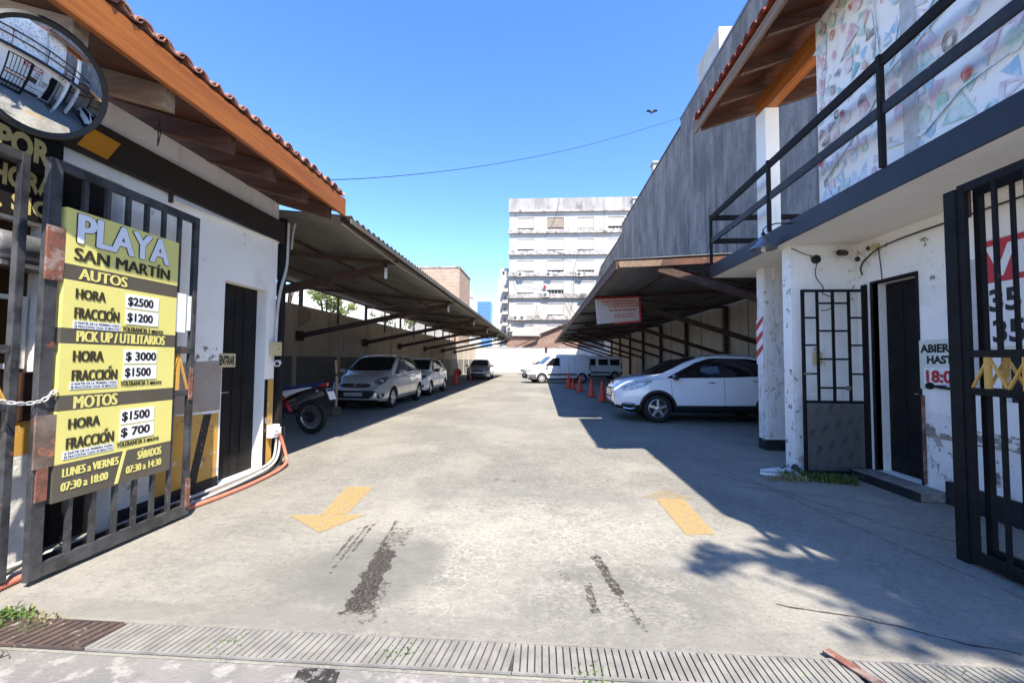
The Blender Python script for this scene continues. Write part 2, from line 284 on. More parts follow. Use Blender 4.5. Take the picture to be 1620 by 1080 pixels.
M['black_plastic'] = wm('black_plastic', (.016,.016,.017), rough=.5)
M['lens'] = wm('headlight_lens', (.55,.57,.60), (.22,.23,.25), 14., X1, .4,.6, rough=.08, spec=.8, world=False, coat=1.)
M['lens_dark'] = wm('smoked_lens', (.16,.17,.19), (.06,.065,.07), 16., X1, .4,.6, rough=.07, spec=.8, world=False, coat=1.)
M['red_lens'] = wm('red_lens', (.40,.015,.012), rough=.15, coat=.6)
M['car_glass'] = glass_dark('tinted_car_glass')
M['car_glass_pale'] = glass_dark('car_glass', (.05,.06,.07,1), .04)
def paint(name, c, metal=0., rough=.28):
    return wm(name, c, None, rough=rough, metal=metal, spec=.5, coat=1.)
M['p_white'] = paint('white_car_paint', (.84,.85,.86), 0., .2)
M['p_silver'] = paint('silver_car_paint', (.52,.515,.51), .35, .24)
M['p_grey'] = paint('grey_car_paint', (.50,.51,.50), .3, .28)
M['p_black'] = paint('black_car_paint', (.012,.012,.014))
M['p_under'] = wm('car_underside', (.008,.008,.008), rough=.9)
M['cone'] = wm('orange_cone', (.80,.10,.04), (.68,.075,.03), 9., rough=.5)
M['cone_base'] = wm('orange_cone_base', (.42,.05,.02), (.25,.05,.03), 9., rough=.6)
M['pole_wood'] = wm('wooden_pole', (.50,.36,.21), (.40,.28,.16), 6., (6,6,.5), rough=.7)
M['concrete_pot'] = wm('rough_concrete', (.16,.125,.10), (.11,.09,.075), 9., rough=.95, bump=.4)
M['seat_blue'] = wm('blue_seat', (.012,.02,.10), (.018,.028,.13), 9., rough=.55)
M['moto_white'] = wm('white_fairing', (.70,.70,.70), rough=.3, coat=.5)
M['moto_red'] = wm('red_fairing', (.50,.02,.03), rough=.3, coat=.5)
M['leaf'] = leafmat('leaves_green', (.06,.095,.022), (.11,.15,.04))
M['leaf_yellow'] = leafmat('leaves_yellow_green', (.12,.17,.04), (.22,.26,.08))
M['grass'] = leafmat('grass_green', (.05,.10,.018), (.09,.15,.03))
M['grass_dry'] = leafmat('grass_dry', (.20,.17,.07), (.30,.26,.12))
M['bark'] = wm('bark', (.09,.065,.045), (.05,.038,.028), 9., rough=.9, bump=.5)
M['bird'] = wm('dark_feathers', (.06,.06,.065), (.035,.035,.04), 30., rough=.8)
M['mast'] = wm('mast_paint', (.75,.35,.30), rough=.6)
M['shoe'] = wm('pale_trainer', (.50,.50,.52), (.40,.40,.42), 30., rough=.7)
M['drain_conc'] = wm('concrete_drain_bar', (.25,.235,.205), (.18,.168,.148), 9., rough=.9, bump=.3, layers=[((.24,.29,.17), 2., X1, .60,.70, .5)])
M['drum_blue'] = wm('blue_drum', (.03,.06,.20), rough=.5)
def perforated():
    k = NT('perforated_sheet'); sp = k.new('ShaderNodeSeparateXYZ'); k.link(k.pos, sp.inputs[0])
    a = k.math('SINE', k.math('MULTIPLY', sp.outputs[0], 2*PI/.026)); b = k.math('SINE', k.math('MULTIPLY', sp.outputs[2], 2*PI/.026))
    f = k.step(k.math('MULTIPLY', a, b), .22, .34)
    g = k.step(k.math('MULTIPLY', k.math('MULTIPLY',a,b), -1.0), .22, .34)
    k.set(k.p.inputs['Alpha'], k.math('SUBTRACT', 1.0, f)); k.p.inputs['Base Color'].default_value = (.012,.012,.013,1); k.p.inputs['Roughness'].default_value = .5
    return k.m
M['mesh_black'] = perforated()
# ------------------------------------------------------------------ mesh helpers
class MB:
    def __init__(s): s.v = []; s.f = []; s.mi = []; s.cur = 0
    def add(s, vs, fs):
        n = len(s.v); s.v += [tuple(v) for v in vs]; s.f += [tuple(i+n for i in f) for f in fs]; s.mi += [s.cur]*len(fs); return s
    def box(s, x0,x1,y0,y1,z0,z1):
        return s.add([(x0,y0,z0),(x1,y0,z0),(x1,y1,z0),(x0,y1,z0),(x0,y0,z1),(x1,y0,z1),(x1,y1,z1),(x0,y1,z1)],
                     [(0,3,2,1),(4,5,6,7),(0,1,5,4),(1,2,6,5),(2,3,7,6),(3,0,4,7)])
    def hexa(s, p): return s.add(p, [(0,3,2,1),(4,5,6,7),(0,1,5,4),(1,2,6,5),(2,3,7,6),(3,0,4,7)])
    def beam(s, a, b, w, h, up=(0,0,1)):
        a = Vector(a); b = Vector(b); d = (b-a).normalized(); u = Vector(up); u = (u-d*u.dot(d)).normalized(); r = d.cross(u)
        c = lambda p,i,j: p+r*(w/2*i)+u*(h/2*j)
        return s.hexa([c(a,-1,-1),c(a,1,-1),c(b,1,-1),c(b,-1,-1),c(a,-1,1),c(a,1,1),c(b,1,1),c(b,-1,1)])
    def tube(s, pts, r, n=8, cap=True):
        P = [Vector(p) for p in pts]; rs = r if isinstance(r,(list,tuple)) else [r]*len(P); prev = None; vs = []; fs = []
        for i,p in enumerate(P):
            d = ((P[i+1]-p) if i == 0 else (p-P[i-1]) if i == len(P)-1 else (P[i+1]-P[i-1])).normalized()
            if prev is None:
                u = d.orthogonal().normalized()
            else:
                u = (prev-d*prev.dot(d)); u = u.normalized() if u.length > 1e-6 else d.orthogonal().normalized()
            prev = u; w = d.cross(u)
            for k in range(n):
                a = 2*PI*k/n; vs.append(p+(u*math.cos(a)+w*math.sin(a))*rs[i])
        for i in range(len(P)-1):
            for k in range(n): fs.append((i*n+k, i*n+(k+1)%n, (i+1)*n+(k+1)%n, (i+1)*n+k))
        if cap: fs.append(tuple(range(n-1,-1,-1))); fs.append(tuple((len(P)-1)*n+k for k in range(n)))
        return s.add(vs,fs)
    def lathe(s, prof, c=(0,0,0), axis=(0,0,1), n=20, capa=True):
        """prof: (radius, height) pairs along axis"""
        ax = Vector(axis).normalized(); u = ax.orthogonal().normalized(); w = ax.cross(u); c = Vector(c); vs = []; fs = []
        for r,h in prof:
            for k in range(n):
                a = 2*PI*k/n; vs.append(c+ax*h+(u*math.cos(a)+w*math.sin(a))*max(r,1e-4))
        for i in range(len(prof)-1):
            for k in range(n): fs.append((i*n+k, i*n+(k+1)%n, (i+1)*n+(k+1)%n, (i+1)*n+k))
        if capa: fs.append(tuple(range(n-1,-1,-1))); fs.append(tuple((len(prof)-1)*n+k for k in range(n)))
        return s.add(vs,fs)
    def plate(s, pts, d):
        """flat polygon pts (3d) pushed along d"""
        n = len(pts); d = Vector(d); P = [Vector(p) for p in pts]
        return s.add(P+[p+d for p in P], [tuple(range(n-1,-1,-1)), tuple(range(n,2*n))]+[(i,(i+1)%n,(i+1)%n+n,i+n) for i in range(n)])
    def quad(s, *p): return s.add(p, [tuple(range(len(p)))])
    def wall(s, O, U, L, Hh, N, t, holes=()):
        """slab from O along U (length L), height Hh, thickness t along N, with holes (u0,u1,z0,z1)"""
        O = Vector(O); U = Vector(U).normalized(); N = Vector(N).normalized(); Z = Vector((0,0,1))
        us = sorted({0.,L}|{min(max(h[i],0.),L) for h in holes for i in (0,1)}); zs = sorted({0.,Hh}|{min(max(h[i],0.),Hh) for h in holes for i in (2,3)})
        def solid(i,j):
            if i < 0 or j < 0 or i >= len(us)-1 or j >= len(zs)-1: return False
            u = (us[i]+us[i+1])/2; z = (zs[j]+zs[j+1])/2
            return not any(h[0] < u < h[1] and h[2] < z < h[3] for h in holes)
        P = lambda u,z,k: O+U*u+Z*z+N*(t*k)
        for i in range(len(us)-1):
            for j in range(len(zs)-1):
                if not solid(i,j): continue
                a,b,c,d = us[i],us[i+1],zs[j],zs[j+1]
                s.quad(P(a,c,0),P(b,c,0),P(b,d,0),P(a,d,0)); s.quad(P(a,c,1),P(a,d,1),P(b,d,1),P(b,c,1))
                if not solid(i-1,j): s.quad(P(a,c,0),P(a,d,0),P(a,d,1),P(a,c,1))
                if not solid(i+1,j): s.quad(P(b,c,0),P(b,c,1),P(b,d,1),P(b,d,0))
                if not solid(i,j-1): s.quad(P(a,c,0),P(a,c,1),P(b,c,1),P(b,c,0))
                if not solid(i,j+1): s.quad(P(a,d,0),P(b,d,0),P(b,d,1),P(a,d,1))
        return s
    def build(s, name, mat, parent=None, smooth=False, world=False, bevel=0, fix=True, angle=None):
        me = bpy.data.meshes.new(name); vs = s.v
        if world and parent is not None:
            o = root_of(parent).location; vs = [(v[0]-o.x,v[1]-o.y,v[2]-o.z) for v in vs]
        me.from_pydata(vs, [], s.f)
        mats = mat if isinstance(mat,(list,tuple)) else [mat]
        for m in mats: me.materials.append(m)
        if len(mats) > 1: me.polygons.foreach_set('material_index', s.mi)
        if fix:
            bm = bmesh.new(); bm.from_mesh(me); bmesh.ops.remove_doubles(bm, verts=bm.verts, dist=1e-5)
            bmesh.ops.recalc_face_normals(bm, faces=bm.faces); bm.to_mesh(me); bm.free()
        if smooth:
            me.polygons.foreach_set('use_smooth', [True]*len(me.polygons))
            if angle: me.set_sharp_from_angle(angle=math.radians(angle))
        ob = bpy.data.objects.new(name, me); COL.objects.link(ob)
        if parent is not None: ob.parent = parent
        if bevel:
            b = ob.modifiers.new('bevel','BEVEL'); b.width = bevel; b.segments = 2; b.limit_method = 'ANGLE'
        return ob
def root_of(o):
    while o.parent is not None: o = o.parent
    return o
def thing(name, label, cat, loc=(0,0,0), rotz=0., group=None):
    o = bpy.data.objects.new(name, None); COL.objects.link(o); o.location = loc; o.rotation_euler = (0,0,rotz)
    o.empty_display_size = .2; o['label'] = label; o['category'] = cat
    if group: o['group'] = group
    return o
def tag(o, label, cat, group=None):
    o['label'] = label; o['category'] = cat
    if group: o['group'] = group
    return o
def struct(name, mb, mat, kind='structure', **kw):
    o = mb.build(name, mat, **kw); o['kind'] = kind; return o
def one(name, mb, mat, label, cat, base, group=None, smooth=False, bevel=0, angle=None):
    """a thing that is a single mesh, built in world coordinates, origin moved to its base"""
    b = Vector(base); mb.v = [(v[0]-b.x, v[1]-b.y, v[2]-b.z) for v in mb.v]
    o = mb.build(name, mat, smooth=smooth, bevel=bevel, angle=angle); o.location = b
    return tag(o, label, cat, group)
def dup(root, loc, rotz=0., label=None, group=None, scale=None):
    def cp(o, par):
        c = o.copy(); COL.objects.link(c)
        if par is not None: c.parent = par
        for ch in list(o.children): cp(ch, c)
        return c
    kids = list(root.children); r = root.copy(); COL.objects.link(r); r.location = loc; r.rotation_euler = (0,0,rotz)
    for ch in kids: cp(ch, r)
    if label: r['label'] = label
    if group: r['group'] = group
    if scale: r.scale = scale
    return r
def text_mesh(body, bold=.0):
    cu = bpy.data.curves.new('t','FONT'); cu.body = body; cu.size = 1; cu.offset = bold; cu.resolution_u = 3; cu.fill_mode = 'FRONT'
    ob = bpy.data.objects.new('t', cu); COL.objects.link(ob)
    dg = bpy.context.evaluated_depsgraph_get(); dg.update()
    me = bpy.data.meshes.new_from_object(ob.evaluated_get(dg))
    vs = [v.co.copy() for v in me.vertices]; fs = [tuple(p.vertices) for p in me.polygons]
    COL.objects.unlink(ob); bpy.data.objects.remove(ob); bpy.data.curves.remove(cu); bpy.data.meshes.remove(me)
    return vs, fs
_tc = {}
def text(mb, body, O, U, V, w, h, N=None, lift=.003, bold=.03, th=.002):
    """lettering fitted into the rectangle O, O+U*w, O+V*h, as a thin raised sheet"""
    key = (body,bold)
    if key not in _tc: _tc[key] = text_mesh(body,bold)
    vs, fs = _tc[key]
    x0 = min(v.x for v in vs); x1 = max(v.x for v in vs); y0 = min(v.y for v in vs); y1 = max(v.y for v in vs)
    O = Vector(O); U = Vector(U).normalized(); V = Vector(V).normalized(); N = U.cross(V)
    mb.add([O+U*((v.x-x0)/(x1-x0)*w)+V*((v.y-y0)/(y1-y0)*h)+N*lift for v in vs], fs)
def rect(mb, O, U, V, u0, u1, v0, v1, lift=.002, th=0):
    O = Vector(O); U = Vector(U).normalized(); V = Vector(V).normalized(); N = U.cross(V)
    P = [O+U*a+V*b+N*lift for a,b in ((u0,v0),(u1,v0),(u1,v1),(u0,v1))]
    mb.quad(*P)
def arc(c, r, a0, a1, n): return [(c[0]+r*math.cos(a0+(a1-a0)*i/n), c[1]+r*math.sin(a0+(a1-a0)*i/n)) for i in range(n+1)]
# ================================================================== SETTING
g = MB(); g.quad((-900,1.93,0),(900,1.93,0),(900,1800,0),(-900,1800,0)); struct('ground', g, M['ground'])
g = MB(); g.quad((-900,-900,-.001),(900,-900,-.001),(900,1.93,-.001),(-900,1.93,-.001)); struct('pavement', g, M['sidewalk'])
def decal(name, polys, mat, z=.004):
    b = MB()
    for p in polys: b.quad(*[(x,y,z) for x,y in p])
    return struct(name, b, mat, fix=False)
decal('painted_arrow', [[(-2.08,4.60),(-1.94,3.75),(-1.72,3.80),(-1.80,4.62)], [(-2.21,3.73),(-1.75,3.38),(-1.55,3.80)]], M['paint_yellow_road'])
decal('painted_arrow', [[(1.17,3.59),(1.41,3.62),(1.45,4.52),(1.17,4.50)]], M['paint_yellow_road'])
decal('painted_arrow', [[(1.02,4.50),(1.60,4.50),(1.34,4.82)]], M['paint_yellow_faded'], .005)
decal('oil_stain', [[(-1.07,1.925),(-1.05,1.83),(-.86,1.83),(-.88,1.925)]], M['stain'], .002)
# cracks and joints in the slab: thin dirt lines with a wandering edge
def crack(pts, w, seed=0, z=.003):
    R = random.Random(seed); b = MB(); P = []
    for i in range(len(pts)-1):
        a = Vector(pts[i]); c = Vector(pts[i+1]); n = max(2,int((c-a).length/.06))
        for k in range(n):
            q = a.lerp(c,k/n); P.append((q.x+R.uniform(-.012,.012), q.y+R.uniform(-.012,.012)))
    P.append(pts[-1])
    for i in range(len(P)-1):
        a = Vector(P[i]); c = Vector(P[i+1]); d = (c-a); d = Vector((-d.y,d.x)).normalized() if d.length else Vector((0,1)); h = w*R.uniform(.3,1)
        b.quad((a.x-d.x*h,a.y-d.y*h,z),(c.x-d.x*h,c.y-d.y*h,z),(c.x+d.x*h,c.y+d.y*h,z),(a.x+d.x*h,a.y+d.y*h,z))
    return b
cb = MB()
for i,(p,w) in enumerate([([(1.35,2.62),(1.75,2.52),(2.05,2.36),(2.3,2.27)],.007), ([(2.9,2.6),(2.75,3.4),(2.6,4.3),(2.5,5.2),(2.2,6.4)],.004),
        ([(-2.5,10.2),(.5,10.1),(2.5,10.3)],.004), ([(2.2,5.05),(2.9,4.75),(3.6,4.4)],.004), ([(2.1,5.6),(2.5,5.1),(2.75,4.5),(3.0,3.9),(3.4,3.5)],.006), ([(1.6,6.6),(2.3,6.3),(3.2,6.4)],.004)]):
    c = crack(p,w,i); cb.add(c.v,c.f)
struct('ground_crack', cb, M['crack'], fix=False)
slot_shade = MB(); slot_shade.quad((-3.4,1.945,.0035),(3.2,1.955,.0035),(3.2,2.155,.0035),(-3.4,2.155,.0035)); struct('drain_slot_shade', slot_shade, M['crack'], fix=False)  # flat dark sheet painted in for the shade down in the drain slots
def grate(x0, x1, mat, label, n, ya=1.955, yb=2.145, slant=.05, base=0):
    t = thing('drain_grate', label, 'drain grate', (x0,ya,0), 0, 'sections of the slotted drain across the entrance')
    b = MB(); rails = MB(); step = (x1-x0)/n
    for i in range(n):
        c = x0+step*(i+.5); w = step*(.30 if mat is M['rust_grate'] else .395)
        b.hexa([(c-w-slant/2,ya,.004),(c+w-slant/2,ya,.004),(c+w+slant/2,yb,.004),(c-w+slant/2,yb,.004),(c-w-slant/2,ya,.013),(c+w-slant/2,ya,.013),(c+w+slant/2,yb,.013),(c-w+slant/2,yb,.013)])
    for y in (ya-.008,yb+.001): rails.box(x0,x1-.002,y,y+.007,.0045,.015)
    b.build('bars', mat, t, world=True); rails.build('frame', mat, t, world=True)
M['rust_grate'] = wm('rusted_grate', (.10,.065,.05), (.06,.042,.036), 9., rough=.85, layers=[((.30,.27,.23), 14., X1, .58,.66, .7)])
grate(-3.3, -2.14, M['rust_grate'], 'short rusty brown section of the slotted drain, at the left end near the grass tuft', 24)
grate(-2.13, -.12, M['drain_conc'], 'middle concrete grey section of the slotted drain, below the oil stains', 57, slant=.03)
grate(-.118, 1.40, M['drain_conc'], 'concrete grey slotted drain section left of the loose rusty flat bar', 46, slant=.0)
grate(1.42, 3.1, M['drain_conc'], 'mossy concrete slotted drain section right of the loose rusty flat bar', 50, slant=-.03)
b = MB(); b.beam((1.36,2.20,.022),(1.50,1.86,.022),.045,.008); b.lathe([(.006,0),(.006,.004)],(1.372,2.175,.026),n=8)
one('flat_bar', b, M['rust'], 'loose rusty flat iron bar lying across the slotted drain', 'metal bar', (1.36,2.2,.018))
# ------------------------------------------------------------------ LEFT BUILDING (street kiosk with tiled eave)
LX = -3.45
kb = thing('kiosk_building', 'white and black single storey kiosk building with tiled eave and orange fascia board', 'building', (LX,3.5,0))
b = MB(); b.wall((LX,1.2,0),(0,1,0),4.17,3.42,(-1,0,0),.22,[(1.25,1.53,.95,2.28),(1.62,2.08,0,2.80),(3.26,3.98,0.02,2.24)])
b.box(-8,LX-.22,5.15,5.37,0,3.42); b.build('wall', M['white_wall'], kb, world=True)
b = MB(); b.box(LX-.16,LX-.12,4.47,5.17,.03,2.235)
for y in (4.62,4.78,4.94): b.box(LX-.12,LX-.112,y-.004,y+.004,.05,2.2)
d = b.build('door', M['black_paint'], kb, world=True, bevel=.003)
b = MB(); b.tube([(LX-.12,4.55,1.0),(LX-.07,4.55,1.0),(LX-.07,4.66,1.0)],.009,8); b.build('handle', M['zinc'], d, smooth=True, world=True)
b = MB(); b.box(LX-.15,LX-.11,2.83,3.27,.01,2.79)
for y in (2.95,3.1): b.box(LX-.11,LX-.103,y-.005,y+.005,.05,2.7)
b.build('door', M['black_paint'], kb, world=True)
b = MB(); b.box(LX+.004,LX+.075,1.2,5.40,2.90,3.17); b.build('beam', M['band_brown'], kb, world=True, bevel=.006)
# base, bare render and hazard stripes painted on the wall (thin coats)
b = MB(); b.box(LX,LX+.012,3.36,4.44,0,.13); b.build('plinth', M['black_worn'], kb, world=True)
def coat(polys, mat, name, t=.004):
    for p in polys:
        c = MB(); c.plate([(LX+.001,y,z) for y,z in p],(t,0,0)); c.build(name, mat, kb, world=True)
coat([[(3.36,.13),(3.655,.13),(3.675,.845),(3.36,.845)]], M['white_peel'], 'peeling_patch')
coat([[(3.42,.85),(4.44,.83),(4.45,1.36),(3.9,1.33),(3.42,1.38)]], M['bare_render'], 'bare_patch')
coat([[(3.66,.13),(4.05,.13),(4.22,.81),(3.68,.84)], [(4.16,.13),(4.42,.13),(4.43,.80),(4.33,.80)]], M['yellow_paint'], 'hazard_stripe')
coat([[(4.053,.13),(4.157,.13),(4.327,.80),(4.223,.805)]], M['black_worn'], 'hazard_stripe')
coat([[(5.25,.05),(5.36,.05),(5.36,1.12),(5.25,1.12)]], M['yellow_paint'], 'hazard_stripe')
coat([[(5.19,.02),(5.25,.02),(5.25,1.12),(5.19,1.12)]], M['black_paint'], 'hazard_stripe')
coat([[(1.2,0),(2.8,0),(2.8,.72),(1.2,.70)]], M['white_peel'], 'peeling_patch', .006)
coat([[(2.2,.72),(2.8,.73),(2.8,.95),(2.2,.95)]], M['yellow_paint'], 'hazard_stripe')
coat([[(2.25,.72),(2.34,.72),(2.60,.95),(2.42,.95)]], M['black_worn'], 'hazard_stripe', .007)
coat([[(3.4,.72),(4.45,.70),(4.45,.98),(3.4,.96)],[(3.4,1.22),(4.45,1.22),(4.45,1.50),(3.4,1.52)]], M['scuff'], 'worn_patch', .007)
coat([[(5.18,.0),(5.37,.0),(5.37,.75),(5.18,.75)],[(4.2,.13),(4.45,.13),(4.45,.8),(4.2,.8)]], M['scuff'], 'worn_patch', .008)
# booth window between the gate bars
b = MB(); b.box(LX-.05,LX+.02,2.40,2.45,.90,2.30); b.box(LX-.05,LX+.02,2.735,2.80,.90,2.30); b.build('window_frame', M['yellow_paint'], kb, world=True)
b = MB(); b.box(LX-.12,LX-.10,2.452,2.73,.95,2.28); b.build('window_pane', glass_dark('booth_glass',(.07,.035,.015,1),.15), kb, world=True)
b = MB()
for z0,z1 in ((1.30,1.335),(1.76,1.79)): b.box(LX-.08,LX-.05,2.46,2.70,z0,z1)
for y in (2.46,2.68): b.box(LX-.08,LX-.05,y,y+.02,1.335,1.76)
b.build('window_sash', M['white_wall'], kb, world=True)
b = MB(); b.lathe([(.09,0),(.10,.02),(.10,.27),(.09,.29)],(LX-.02,2.45,2.10),(0,1,0),16); b.box(LX-.10,LX+.12,2.42,2.76,1.955,1.985)
b.build('shutter_roll', M['zinc'], kb, smooth=True, angle=40, world=True)
b = MB(); b.box(LX+.0,LX+.012,2.42,2.74,.95,1.28)
for y in (2.47,2.55,2.63,2.70): b.box(LX+.012,LX+.02,y,y+.03,.96,1.27)
b.build('slatted_panel', M['rust_dark'], kb, world=True)
# lettered board above the window
b = MB(); b.box(LX+.004,LX+.03,1.2,2.80,2.30,2.895); b.box(LX+.031,LX+.085,1.2,2.74,2.62,2.66); b.build('letter_board', M['black_paint'], kb, world=True)
b = MB()
for y in (2.46,2.86): b.plate([(LX+.078,y-.02,2.925),(LX+.078,y+.20,2.915),(LX+.078,y+.30,3.09),(LX+.078,y+.08,3.10)],(.004,0,0))
b.build('orange_check', M['orange_panel'], kb, world=True)
b = MB(); O = (LX+.03,0,0); U = (0,1,0); V = (0,0,1)
text(b,'POR',(LX+.03,2.42,2.69),U,V,.30,.17,bold=.05); text(b,'HORA',(LX+.03,2.405,2.475),U,V,.34,.145,bold=.05); text(b,'S. SIO',(LX+.03,2.36,2.325),U,V,.40,.12,bold=.04)
b.build('lettering', M['letter_cream'], kb, world=True, fix=False)
# white trunking ledge under the beam
b = MB(); b.hexa([(LX,3.72,2.83),(LX+.05,3.72,2.84),(LX+.05,5.38,2.905),(LX,5.38,2.895),(LX,3.72,2.898),(LX+.03,3.72,2.898),(LX+.03,5.38,2.935),(LX,5.38,2.935)]); b.build('ledge', M['white_plain'], kb, world=True)
b = MB(); b.box(LX+.0,LX+.035,3.70,3.72,2.82,2.96); b.build('bracket', M['rust_dark'], kb, world=True)
# roof: rafters, soffit boards, fascia, tiles
SL = .30
for y,m in ((2.30,'wood_light'),(2.92,'wood_light'),(3.56,'wood_dark'),(4.16,'wood_dark'),(4.76,'wood_dark'),(5.34,'wood_dark')):
    b = MB(); x0,x1 = -3.9,-2.74; z0 = 3.20+SL*.0
    b.hexa([(x0,y-.045,3.20+SL*(x1-x0)*1),(x1,y-.045,3.20),(x1,y+.045,3.20),(x0,y+.045,3.20+SL*(x1-x0)),(x0,y-.045,3.37+SL*(x1-x0)),(x1,y-.045,3.37),(x1,y+.045,3.37),(x0,y+.045,3.37+SL*(x1-x0))])
    b.build('rafter', M[m], kb, world=True, bevel=.006)
Y0,Y1 = 2.02,5.60
b = MB(); xa,xb = -6.2,-2.69
b.hexa([(xa,Y0,3.372+SL*(-2.74-xa)),(xb,Y0,3.372+SL*(-2.74-xb)),(xb,Y1,3.372+SL*(-2.74-xb)),(xa,Y1,3.372+SL*(-2.74-xa)),(xa,Y0,3.40+SL*(-2.74-xa)),(xb,Y0,3.40+SL*(-2.74-xb)),(xb,Y1,3.40+SL*(-2.74-xb)),(xa,Y1,3.40+SL*(-2.74-xa))])
b.build('soffit', M['wood_soffit'], kb, world=True)
b = MB(); b.box(-2.688,-2.645,Y0,Y1-.02,3.315,3.545); b.build('fascia_board', M['wood_orange'], kb, world=True, bevel=.004)
def tiles(xe, ze, y0, y1, run, slope, pitch, sgn, r=.085):
    """barrel tiles: rows of half round channels stepping up the slope; sgn=-1 roof rises to -x"""
    t = MB(); n = int((y1-y0)/pitch); rows = int(run/.34); R = random.Random(3)
    for i in range(n):
        yc = y0+pitch*(i+.5)
        for k in range(rows):
            j = R.uniform(-.012,.012); xa = xe+sgn*(k*.34)+j; xb = xe+sgn*(k*.34+.40); za = ze+slope*k*.34+.022; zb = ze+slope*(k*.34+.40)
            vs = []; fs = []; m = 7; dz = R.uniform(-.006,.006)
            for (x,z,rr) in ((xa,za,r*1.06),(xb,zb,r*.92)):
                for q in (1,.8):
                    for a in range(m):
                        th = PI*a/(m-1); vs.append((x, yc-math.cos(th)*rr*q, z+dz+math.sin(th)*rr*q*.8))
            o = lambda l,q,a: (l*2+q)*m+a
            for a in range(m-1):
                fs += [(o(0,0,a),o(0,0,a+1),o(1,0,a+1),o(1,0,a)), (o(0,1,a),o(1,1,a),o(1,1,a+1),o(0,1,a+1)), (o(0,0,a),o(0,1,a),o(0,1,a+1),o(0,0,a+1))]
            t.add(vs,fs)
        # channel tile between
        for k in range(rows):
            xa = xe+sgn*(k*.34); xb = xe+sgn*(k*.34+.36); za = ze+slope*k*.34; zb = za+slope*.36; yy = yc+pitch/2; vs = []; m = 6
            for (x,z) in ((xa,za+.012),(xb,zb)):
                for q in (0,.012):
                    for a in range(m):
                        th = PI*a/(m-1); vs.append((x, yy-math.cos(th)*r, z+.05+q-math.sin(th)*.05))
            o = lambda l,q,a: (l*2+q)*m+a; fs = []
            for a in range(m-1):
                fs += [(o(0,0,a),o(0,0,a+1),o(1,0,a+1),o(1,0,a)), (o(0,1,a),o(1,1,a),o(1,1,a+1),o(0,1,a+1)), (o(0,0,a),o(0,1,a),o(0,1,a+1),o(0,0,a+1))]
            t.add(vs,fs)
    return t
tiles(-2.635, 3.55, Y0, Y1+.05, 3.3, SL, .165, -1, .072).build('roof_tiles', M['tile'], kb, world=True, fix=False, smooth=True, angle=45)
# steel stanchion at the end of the kiosk wall
b = MB(); b.box(LX-.03,LX+.05,5.42,5.50,0,3.25); b.box(LX-.06,LX+.08,5.39,5.53,0,.02)
one('steel_post', b, M['black_paint'], 'black steel post at the end of the kiosk wall, behind the grey pipe', 'post', (LX,5.46,0), bevel=.004)
# ------------------------------------------------------------------ CARPORTS
def corrugated(x0,z0,x1,z1,y0,y1,period,amp,mat,name,parent,seg=8,cuts=6):
    n = int((y1-y0)/period*seg); b = MB(); vs = []; R = random.Random(5)
    for i in range(n+1):
        y = y0+(y1-y0)*i/n; w = amp*math.sin(2*PI*i/seg)
        for k in range(cuts+1):
            f = k/cuts; vs.append((x0+(x1-x0)*f, y, z0+(z1-z0)*f+w))
    fs = [(i*(cuts+1)+k,i*(cuts+1)+k+1,(i+1)*(cuts+1)+k+1,(i+1)*(cuts+1)+k) for i in range(n) for k in range(cuts)]
    b.add(vs,fs); o = b.build(name, mat, parent, world=True, smooth=True, fix=False)
    so = o.modifiers.new('thickness','SOLIDIFY'); so.thickness = .004; return o
cl = thing('carport', 'long left carport of corrugated sheet on dark steel braces along the beige wall', 'carport', (-5.3,28,0))
LZ = lambda x: 3.27+(-2.62-x)*.098
corrugated(-2.60,LZ(-2.60)+.06,-8.0,LZ(-8.0)+.06,5.62,39.8,.20,.022,M['sheet'],'roof_sheet',cl)
YL = [8.0,13.6,18.9,23.7,29.0,34.3,39.2]
for y in YL:
    b = MB(); b.beam((-7.95,y,LZ(-7.95)-.05),(-2.75,y,LZ(-2.75)-.05),.06,.08); b.build('rafter', M['rust_dark'], cl, world=True)
    b = MB(); b.beam((-7.98,y,2.12),(-2.95,y,LZ(-2.95)-.16),.08,.16); b.build('brace', M['rust_dark'], cl, world=True, bevel=.006)
    b = MB(); b.box(-7.94,-7.84,y-.05,y+.05,3.12,LZ(-7.9)-.09); b.box(-7.98,-7.80,y-.10,y+.10,1.98,2.30); b.build('post', M['rust_dark'], cl, world=True)
for i in range(6):
    ym = (YL[i]+YL[i+1])/2
    b = MB(); b.box(-7.93,-7.87,ym-.03,ym+.03,2.75,LZ(-7.9)-.02); b.build('post', M['rust_dark'], cl, world=True)
for x,w in ((-2.72,.06),(-4.3,.05),(-6.2,.05),(-7.9,.06)):
    b = MB(); b.box(x-w/2,x+w/2,5.65,39.7,LZ(x)-.005,LZ(x)+.035); b.build('purlin', M['rust_dark'], cl, world=True)
for i in range(6):
    b = MB(); b.beam((-3.0,YL[i],LZ(-3)-.035),(-7.6,YL[i+1],LZ(-7.6)-.035),.035,.035); b.build('wind_brace', M['rust_dark'], cl, world=True)
b = MB(); b.box(-2.60,-2.585,5.63,39.8,LZ(-2.6)-.035,LZ(-2.6)+.03); b.build('edge_strip', M['sheet'], cl, world=True)
b = MB(); pts = []
for i in range(0,97):
    y = 5.6+i*.35; sag = .05*abs(math.sin(i*PI/15))
    pts.append((-2.70,y,LZ(-2.70)-.06-sag))
b.tube(pts,.012,6); one('power_cable', b, M['cable_pale'], 'pale cable sagging along the left carport roof edge', 'cable', pts[0])
cr = thing('carport', 'long right carport of dark sheet over the white car, its steel edge rusty', 'carport', (4.6,30,0))
RZ = lambda x: 3.42+(x-1.58)*.05
corrugated(1.50,RZ(1.50)+.06,7.72,RZ(7.72)+.06,8.9,47.2,.20,.022,M['sheet_right'],'roof_sheet',cr)
